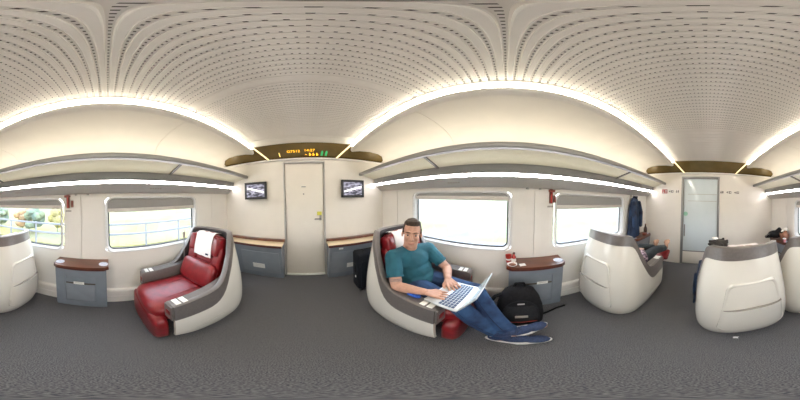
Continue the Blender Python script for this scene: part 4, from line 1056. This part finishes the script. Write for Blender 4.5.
# jacket over the aisle arm of the aisle seat
jk = thing('jacket', (0.135, -1.22, 0.1), 'dark navy jacket draped over the arm of the aisle seat', 'jacket')
rows = []
for j in range(15):
    t = j / 14; rows.append([])
    for i in range(15):
        u = i / 14; y = lerp(-1.16, -1.46, u)
        if t < 0.3: x, z = lerp(0.03, 0.118, t / 0.3), 0.570 + 0.012 * math.sin(math.pi * t / 0.3)
        else: q = (t - 0.3) / 0.7; x, z = 0.122 + 0.012 * math.sin(u * 17 + q * 2) * q + 0.012 * q, lerp(0.562, 0.10, q)
        rows[-1].append((x, y + 0.03 * (t - 0.3) * (1 if u > 0.5 else -1), z))
g = G().grid(rows); g.grid([[(p[0] + 0.010, p[1], p[2] + (0.008 if j < 5 else 0)) for p in r_] for j, r_ in enumerate(rows)]); 
o2 = [[(p[0] + 0.010, p[1], p[2] + (0.008 if j < 5 else 0)) for p in r_] for j, r_ in enumerate(rows)]
g.grid([rows[-1], o2[-1]]); g.grid([rows[0], o2[0]]); g.grid([[r_[0] for r_ in rows], [r_[0] for r_ in o2]]); g.grid([[r_[-1] for r_ in rows], [r_[-1] for r_ in o2]])
g.obj('jacket_body', 'navycloth', jk, smooth=60)
G().chain([((0.140, -1.26, 0.50), 0.02), ((0.147, -1.25, 0.34), 0.022), ((0.146, -1.26, 0.20), 0.02)]).obj('sleeve', 'navycloth', jk, smooth=60)

# ------------------------------------------------------------------ backpack, suitcase and small things
bp = thing('backpack', (0.98, -0.12, 0), 'black backpack standing on the floor behind the shoes', 'backpack')
def lean_m(c, deg): return Matrix.Translation(c) @ Matrix.Rotation(R(deg), 4, 'Y')
bmx = lean_m((0.945, -0.115, 0.0), 9)
def bput(g, name, m, par, smooth=60): 
    return G().raw(g.v, g.f, bmx).obj(name, m, par, smooth=smooth)
secs = []
for z, wx, wy in ((0.012, 0.085, 0.150), (0.05, 0.105, 0.168), (0.16, 0.112, 0.175), (0.28, 0.105, 0.170), (0.38, 0.090, 0.150), (0.45, 0.070, 0.118), (0.485, 0.045, 0.075), (0.495, 0.012, 0.02)):
    ring_ = []
    for i in range(28):
        a = 2 * math.pi * i / 28; n_ = 0.62
        ring_.append((wx * math.copysign(abs(math.cos(a)) ** n_, math.cos(a)), wy * math.copysign(abs(math.sin(a)) ** n_, math.sin(a)), z))
    secs.append(ring_)
g = G().grid(secs, True); g.raw(secs[0], [tuple(range(28))]); g.raw(secs[-1], [tuple(range(28))]); bput(g, 'pack_body', 'blackcloth', bp)
secs = []
for z, wx, wy in ((0.045, 0.03, 0.115), (0.07, 0.05, 0.130), (0.18, 0.055, 0.132), (0.27, 0.045, 0.120), (0.31, 0.018, 0.10)):
    ring_ = []
    for i in range(24):
        a = 2 * math.pi * i / 24; ring_.append((-0.085 + wx * math.copysign(abs(math.cos(a)) ** 0.6, math.cos(a)), wy * math.copysign(abs(math.sin(a)) ** 0.6, math.sin(a)), z))
    secs.append(ring_)
g = G().grid(secs, True); g.raw(secs[0], [tuple(range(24))]); g.raw(secs[-1], [tuple(range(24))]); fp = bput(g, 'front_pocket', 'greycloth', bp)
bput(G().box((-0.140, 0, 0.20), (0.006, 0.085, 0.03), 0.002), 'logo_patch', 'markgrey', fp)
bput(G().box((-0.108, 0.0, 0.345), (0.006, 0.05, 0.014), 0.002), 'name_patch', 'valance', bp)
bput(G().tube([(-0.118, 0.12 * math.cos(R(a)), 0.245 + 0.15 * math.sin(R(a))) for a in range(0, 181, 15)], 0.0045, 6), 'zipper', 'greycloth', bp)
bput(G().tube([(-0.139, -0.10, 0.125), (-0.142, 0.0, 0.12), (-0.139, 0.10, 0.125)], 0.004, 6), 'red_piping', 'red', fp)
bput(G().tube([(0.0, -0.05, 0.478), (-0.01, -0.03, 0.53), (-0.01, 0.03, 0.53), (0.0, 0.05, 0.478)], 0.011, 8), 'grab_handle', 'blackcloth', bp)
bput(G().tube([(-0.02, 0.135, 0.41), (-0.05, 0.185, 0.40), (-0.055, 0.215, 0.33), (-0.04, 0.20, 0.20), (-0.01, 0.175, 0.08)], 0.017, 8), 'shoulder_strap', 'blackcloth', bp)
G().tube([(1.00, -0.28, 0.012), (1.03, -0.36, 0.010), (1.07, -0.45, 0.010), (1.085, -0.54, 0.010)], 0.010, 8).obj('floor_strap', 'blackcloth', bp)


sc_ = thing('suitcase', (0.78, 1.40, 0), 'dark upright suitcase between the occupied red seat and the cabinet', 'suitcase')
G().bb(0.60, 0.98, 1.30, 1.50, 0.03, 0.60, 0.035, 4).obj('case_body', 'suitcase', sc_)
G().bb(0.63, 0.95, 1.285, 1.303, 0.08, 0.50, 0.008).obj('front_pocket', 'suitcase', sc_)
G().bb(0.588, 0.602, 1.37, 1.43, 0.30, 0.42, 0.004).obj('side_handle', 'greycloth', sc_)
G().bb(0.5945, 0.600, 1.375, 1.395, 0.215, 0.245, 0.001).obj('luggage_tag', 'paper', sc_)
G().tube([(0.72, 1.40, 0.595), (0.72, 1.40, 0.625), (0.86, 1.40, 0.625), (0.86, 1.40, 0.595)], 0.008).obj('top_handle', 'black', sc_)
for x in (0.64, 0.94):
    for y in (1.33, 1.47): G().cyl((x - 0.012, y, 0.022), (x + 0.012, y, 0.022), 0.022).obj('wheel', 'black', sc_)

# things on the table behind the backpack
TZ = 0.6525
bt = thing('bottle', (1.20, -0.062, TZ), 'small red drink bottle with white label on the table behind the backpack', 'bottle')
G().lathe((1.195, -0.075, TZ), [(0.019, 0), (0.021, 0.004), (0.021, 0.062), (0.017, 0.078), (0.009, 0.092), (0.009, 0.104)], 20).obj('bottle_body', 'bottle', bt)
G().lathe((1.195, -0.075, TZ + 0.022), [(0.0214, 0), (0.0216, 0.036)], 20).obj('bottle_label', 'paper', bt)
G().lathe((1.195, -0.075, TZ + 0.103), [(0.0105, 0), (0.0105, 0.014), (0.009, 0.016)], 16).obj('cap', 'darkwood', bt)
cp = thing('snack_dish', (1.15, -0.05, TZ), 'round white dish with red rim in front of the red bottle', 'dish')
G().lathe((1.140, -0.060, TZ + 0.0045), [(0.028, 0), (0.040, 0.010), (0.043, 0.016), (0.039, 0.015), (0.028, 0.005)], 28).obj('dish', 'paper', cp)
G().lathe((1.140, -0.060, TZ + 0.0085), [(0.030, 0), (0.033, 0.004), (0.020, 0.009)], 24).obj('snack', 'brownleather', cp)
cu = thing('paper_cup', (1.21, -0.03, TZ), 'red paper cup beside the red drink bottle', 'cup')
G().lathe((1.215, -0.028, TZ + 0.004), [(0.022, 0), (0.029, 0.075), (0.031, 0.077), (0.028, 0.075), (0.021, 0.006)], 24).obj('cup_body', 'red', cu)
G().lathe((1.215, -0.028, TZ + 0.030), [(0.0248, 0), (0.0262, 0.018)], 24).obj('cup_band', 'paper', cu)
cdx = thing('card', (1.165, -0.15, TZ), 'white and dark folded card lying on the table behind the backpack', 'card')
G().box((1.150, -0.150, TZ + 0.0025), (0.045, 0.055, 0.004), 0.001, 1, (0, 0, 12)).obj('card_sheet', 'paper', cdx)
G().box((1.163, -0.118, TZ + 0.0022), (0.045, 0.018, 0.0035), 0.001, 1, (0, 0, 12)).obj('card_spine', 'markdark', cdx)
# rear tables: dark bottle and red pouch under the coat
db = thing('bottle', (1.20, -2.17, TZ), 'dark brown bottle on the table by the hanging coat', 'bottle')
G().lathe((1.165, -2.16, TZ + 0.0045), [(0.032, 0), (0.034, 0.005), (0.034, 0.10), (0.028, 0.13), (0.014, 0.16), (0.013, 0.185)], 20).obj('bottle_body', 'amberglass', db)
G().lathe((1.165, -2.16, TZ + 0.188), [(0.015, 0), (0.015, 0.018), (0.012, 0.02)], 16).obj('cap', 'brownleather', db)
pc = thing('pouch', (1.17, -1.98, TZ), 'dull red pouch lying on the table under the hanging coat', 'pouch')
G().box((1.135, -2.075, TZ + 0.030), (0.075, 0.10, 0.05), 0.022, 3, (0, 0, 8)).obj('pouch_body', 'brownred', pc)
G().tube([(1.108, -2.04, TZ + 0.054), (1.106, -2.075, TZ + 0.056), (1.108, -2.11, TZ + 0.054)], 0.003, 6).obj('zipper', 'rail', pc)
# rear left table: bags
bk = thing('bag', (-1.05, -1.95, TZ), 'black bag with straps slumped on the rear left wall table', 'bag')
g = G(); g.ell((-1.135, -1.985, TZ + 0.082), (0.14, 0.125, 0.072)); g.ell((-1.18, -1.935, TZ + 0.11), (0.09, 0.07, 0.088)); g.cap((-1.06, -2.02, TZ + 0.045), 0.036, (-0.99, -2.05, TZ + 0.035), 0.028); g.ell((-1.18, -1.92, TZ + 0.17), (0.045, 0.04, 0.05))
remeshed(g, 0.009, 2).obj('bag_body', 'blackcloth', bk, smooth=180)
G().tube([(-1.04, -1.96, TZ + 0.09), (-0.985, -1.98, TZ + 0.10), (-0.965, -2.01, TZ + 0.06), (-0.97, -2.04, TZ + 0.035)], 0.008, 8).obj('strap', 'rail', bk)
G().tube([(-1.06, -1.90, TZ + 0.11), (-1.00, -1.92, TZ + 0.12), (-0.985, -1.97, TZ + 0.05)], 0.009, 8).obj('strap', 'greycloth', bk)
br = thing('bag', (-1.17, -1.73, TZ), 'brown leather bag with pale scarf on the rear left wall table', 'bag')
g = G(); g.ell((-1.19, -1.768, TZ + 0.080), (0.090, 0.062, 0.075)); g.cap((-1.19, -1.765, TZ + 0.10), 0.05, (-1.22, -1.78, TZ + 0.15), 0.035)
remeshed(g, 0.009, 2).obj('bag_body', 'brownleather', br, smooth=180)
g = G(); g.ell((-1.225, -1.79, TZ + 0.195), (0.045, 0.045, 0.032)); g.cap((-1.20, -1.80, TZ + 0.19), 0.02, (-1.16, -1.81, TZ + 0.165), 0.014); remeshed(g, 0.008, 2).obj('pale_scarf', 'cream', br, smooth=180)
G().tube([(-1.11, -1.72, TZ + 0.09), (-1.09, -1.75, TZ + 0.15), (-1.11, -1.79, TZ + 0.10)], 0.007, 8).obj('bag_handle', 'brownleather', br)
pk = thing('cup', (-1.17, -1.635, TZ), 'pink cup with white lid beside the brown leather bag', 'cup')
G().lathe((-1.125, -1.678, TZ + 0.0045), [(0.022, 0), (0.028, 0.055), (0.028, 0.058)], 20).obj('cup_body', 'pink', pk)
G().lathe((-1.125, -1.678, TZ + 0.062), [(0.030, 0), (0.030, 0.007), (0.022, 0.014)], 20).obj('lid', 'paper', pk)
# blue cloth by the man's elbow
bc = G(); bc.cap((0.60, 0.50, 0.571), 0.014, (0.612, 0.46, 0.569), 0.012); bc.ell((0.622, 0.49, 0.566), (0.024, 0.036, 0.008)); bc.ell((0.602, 0.525, 0.570), (0.02, 0.02, 0.012))
o = remeshed(bc, 0.005, 2).obj('cloth', 'brightblue', smooth=180); tag(o, "crumpled bright blue cloth under the man's forearm", 'cloth')
# paper scrap
sv = []
for i in range(9):
    a = 2 * math.pi * i / 9; r_ = 0.013 + 0.004 * math.sin(i * 2.7); sv.append((-0.135 + r_ * math.cos(a) * 1.3, -0.722 + 0.010 + r_ * math.sin(a), 0.003 + 0.002 * math.sin(i * 1.7)))
g = G().raw(sv + [(p[0], p[1], p[2] - 0.0022) for p in sv], [tuple(range(9)), tuple(range(9, 18))] + [(i, (i + 1) % 9, 9 + (i + 1) % 9, 9 + i) for i in range(9)])
tag(g.obj('paper_scrap', 'paper', smooth=0), 'tiny white paper scrap on the carpet behind the aisle seat', 'litter')

# emergency hammers between the windows
for s, y, lb in ((1, -0.447, 'red emergency hammer in its holder above the table behind the backpack'), (-1, -0.42, 'red emergency hammer in its holder above the left wall side table')):
    t = thing('emergency_hammer', (s * 1.30, y, 1.32), lb, 'hammer', 'window hammers')
    G().bb(s * 1.288, s * 1.3095, y - 0.020, y + 0.012, 1.245, 1.395, 0.004).obj('holder', 'brownred', t)
    G().cyl((s * 1.276, y - 0.004, 1.25), (s * 1.276, y - 0.004, 1.37), 0.010).obj('hammer_handle', 'red', t)
    G().cyl((s * 1.276, y - 0.036, 1.375), (s * 1.276, y + 0.028, 1.375), 0.013, 0.010).obj('hammer_head', 'brownred', t)
    G().bb(s * 1.284, s * 1.3095, y - 0.044 * s - 0.012, y - 0.044 * s + 0.012, 1.255, 1.33, 0.004).obj('seal_box', 'brownred', t)
    G().bb(s * 1.306, s * 1.3095, y - 0.035, y + 0.03, 1.205, 1.222, 0.0008, 1).obj('caption_plate', 'markgrey', t)
# small hook buttons below the valance between windows
for s in (-1, 1):
    for y in (-0.20, -0.33):
        o = G().lathe((s * 1.290, y, 1.382), [(0.012, 0), (0.014, 0.006), (0.014, 0.014), (0.008, 0.017)], 16).obj('garment_hook', 'valance')
        tag(o, 'small round garment hook %s the hammer above the %s' % ('farther from' if y > -0.25 else 'close beside', 'left wall table' if s < 0 else 'backpack table'), 'hook', 'garment hooks')

# signs on the rear wall
sg = thing('sign', (0.893, YB, 1.50), 'red square warning sign with pale symbols on the rear wall', 'sign')
G().bb(0.835, 0.950, YB + 0.0005, YB + 0.004, 1.462, 1.545, 0.001, 1).obj('plate', 'red', sg)
for x, z, a, b in ((0.865, 1.515, 0.03, 0.03), (0.92, 1.515, 0.03, 0.012), (0.865, 1.480, 0.03, 0.012), (0.918, 1.482, 0.03, 0.024)):
    G().bb(x - a / 2, x + a / 2, YB + 0.004, YB + 0.0052, z - b / 2, z + b / 2).obj('symbol', 'valance', sg, smooth=0)
def picto(x, shape, lb):
    t = thing('sign', (x, YB, 1.50), lb, 'sign')
    z = 1.503
    B_ = lambda xa, xb, za, zb: G().bb(x + xa, x + xb, YB + 0.0005, YB + 0.0025, z + za, z + zb).obj('symbol', 'markdark', t, smooth=0)
    if shape == 'arrow':
        G().raw([(x + 0.055, YB + q, z) for q in (0.0005, 0.0025)] + [(x + 0.02, YB + q, z + 0.022) for q in (0.0005, 0.0025)] + [(x + 0.02, YB + q, z - 0.022) for q in (0.0005, 0.0025)], [(0, 2, 4), (1, 3, 5), (0, 1, 3, 2), (2, 3, 5, 4), (4, 5, 1, 0)]).obj('arrow', 'markdark', t, smooth=0)
        B_(-0.045, 0.005, 0.012, 0.022); B_(-0.045, 0.005, -0.022, -0.012); B_(-0.045, -0.037, -0.012, 0.012); B_(-0.012, 0.005, -0.012, 0.012)
    else:
        B_(-0.03, -0.008, -0.022, 0.022); B_(0.004, 0.028, -0.022, 0.006); B_(0.008, 0.024, 0.010, 0.024)
picto(0.755, 'arrow', 'small dark arrow pictogram on the rear wall beside the red sign')
picto(0.630, 'box', 'small dark pictogram on the rear wall beside the glass door post')
picto(-0.235, 'box', 'small dark pictogram just past the glass door on the plain rear wall')
picto(-0.375, 'arrow', 'small dark arrow pictogram, middle of three on the plain rear wall')
picto(-0.530, 'arrow', 'small dark arrow pictogram farthest from the glass door')

# ------------------------------------------------------------------ outside
M['meadow'] = mat('meadow', (0.24, 0.215, 0.085), 0.95, scale=0.25, col2=(0.15, 0.18, 0.13), detail=6)
M['ballast'] = mat('pale_ballast', (0.185, 0.175, 0.175), 0.95, var=0.15, scale=8)
M['foliage'] = mat('foliage', (0.20, 0.23, 0.14), 0.9, scale=1.3, col2=(0.11, 0.16, 0.14), detail=6)
M['foliage2'] = mat('autumn_foliage', (0.40, 0.34, 0.12), 0.9, scale=1.3, col2=(0.26, 0.23, 0.12), detail=6)
M['foliage3'] = mat('orange_foliage', (0.44, 0.27, 0.13), 0.9, scale=1.3, col2=(0.24, 0.17, 0.10), detail=6)
M['foliage4'] = mat('pale_foliage', (0.25, 0.28, 0.19), 0.9, scale=1.3, col2=(0.19, 0.22, 0.17), detail=6)
M['flowers'] = mat('yellow_flowers', (0.27, 0.235, 0.065), 0.95, scale=0.3, col2=(0.19, 0.185, 0.11), detail=6)
M['steel'] = mat('galvanised', (0.215, 0.22, 0.235), 0.6, var=0.05)
tag(G().bb(-120, 120, -120, 120, -1.3, -1.2).obj('ground', 'meadow', smooth=0), 'pale yellow-green meadow outside the windows', 'ground', kind='structure')
for s, nm in ((-1, 'left'), (1, 'right')):
    tag(G().bb(s * 1.6, s * 6.5, -120, 120, -1.2, -1.12).obj('trackside', 'ballast', smooth=0), 'pale gravel strip beside the train on the %s' % nm, 'ground', kind='structure')
fe = thing('barrier', (-6.3, 0, -1.12), 'pale steel trackside barrier outside the left windows', 'barrier')
for z in (-0.40, 0.12):
    G().bb(-6.33, -6.29, -25, 20, z, z + 0.11, 0.01).obj('rail', 'steel', fe)
for k_ in range(-12, 10):
    G().bb(-6.42, -6.34, k_ * 2.0 - 0.04, k_ * 2.0 + 0.04, -1.12, 0.24, 0.01).obj('post', 'steel', fe)
def bush(x, y, h, r, m, lb, grp):
    rnd = random.Random(int(x * 31 + y * 17)); t = thing('tree', (x, y, -1.2), lb, 'tree', grp)
    G().cyl((x, y, -1.2), (x, y, -1.2 + h * 0.5), r * 0.06, r * 0.03).obj('trunk', 'foliage', t)
    g = G()
    for i in range(16):
        a = rnd.uniform(0, 6.28); q = rnd.uniform(0.1, 0.75) * r
        g.ell((x + q * math.cos(a), y + q * math.sin(a), -1.2 + h * rnd.uniform(0.3, 0.85)), (r * rnd.uniform(0.3, 0.5),) * 2 + (h * rnd.uniform(0.12, 0.2),))
    b = bmesh.new(); 
    for v in g.v: pass
    g.v = [tuple(Vector(p) + Vector((rnd.uniform(-1, 1), rnd.uniform(-1, 1), rnd.uniform(-1, 1))) * r * 0.06) for p in g.v]
    g.obj('crown', m, t, smooth=0)
LB = [('golden shrub farthest back outside the left wall window', 'foliage2'), ('green shrub between golden ones outside the left wall window', 'foliage'), ('orange shrub in the middle outside the left wall window', 'foliage3'),
      ('dark green shrub seen past the cream seat rim outside the left window', 'foliage'), ('yellow shrub nearest the front outside the left wall window', 'foliage2')]
for (lb, m), (x, y, h, r_) in zip(LB, ((-9.7, -12.0, 2.3, 1.0), (-8.9, -9.7, 2.2, 0.95), (-9.4, -7.4, 2.1, 0.9), (-8.7, -5.5, 2.3, 0.85), (-9.2, -3.8, 2.2, 0.75))):
    bush(x, y, h, r_, m, lb, 'shrubs outside the left windows')
tag(G().bb(-60, -6.6, -110, 110, -1.2, -1.1).obj('embankment', 'flowers', smooth=0), 'yellow flowering bank beyond the barrier outside the left windows', 'ground', kind='structure')
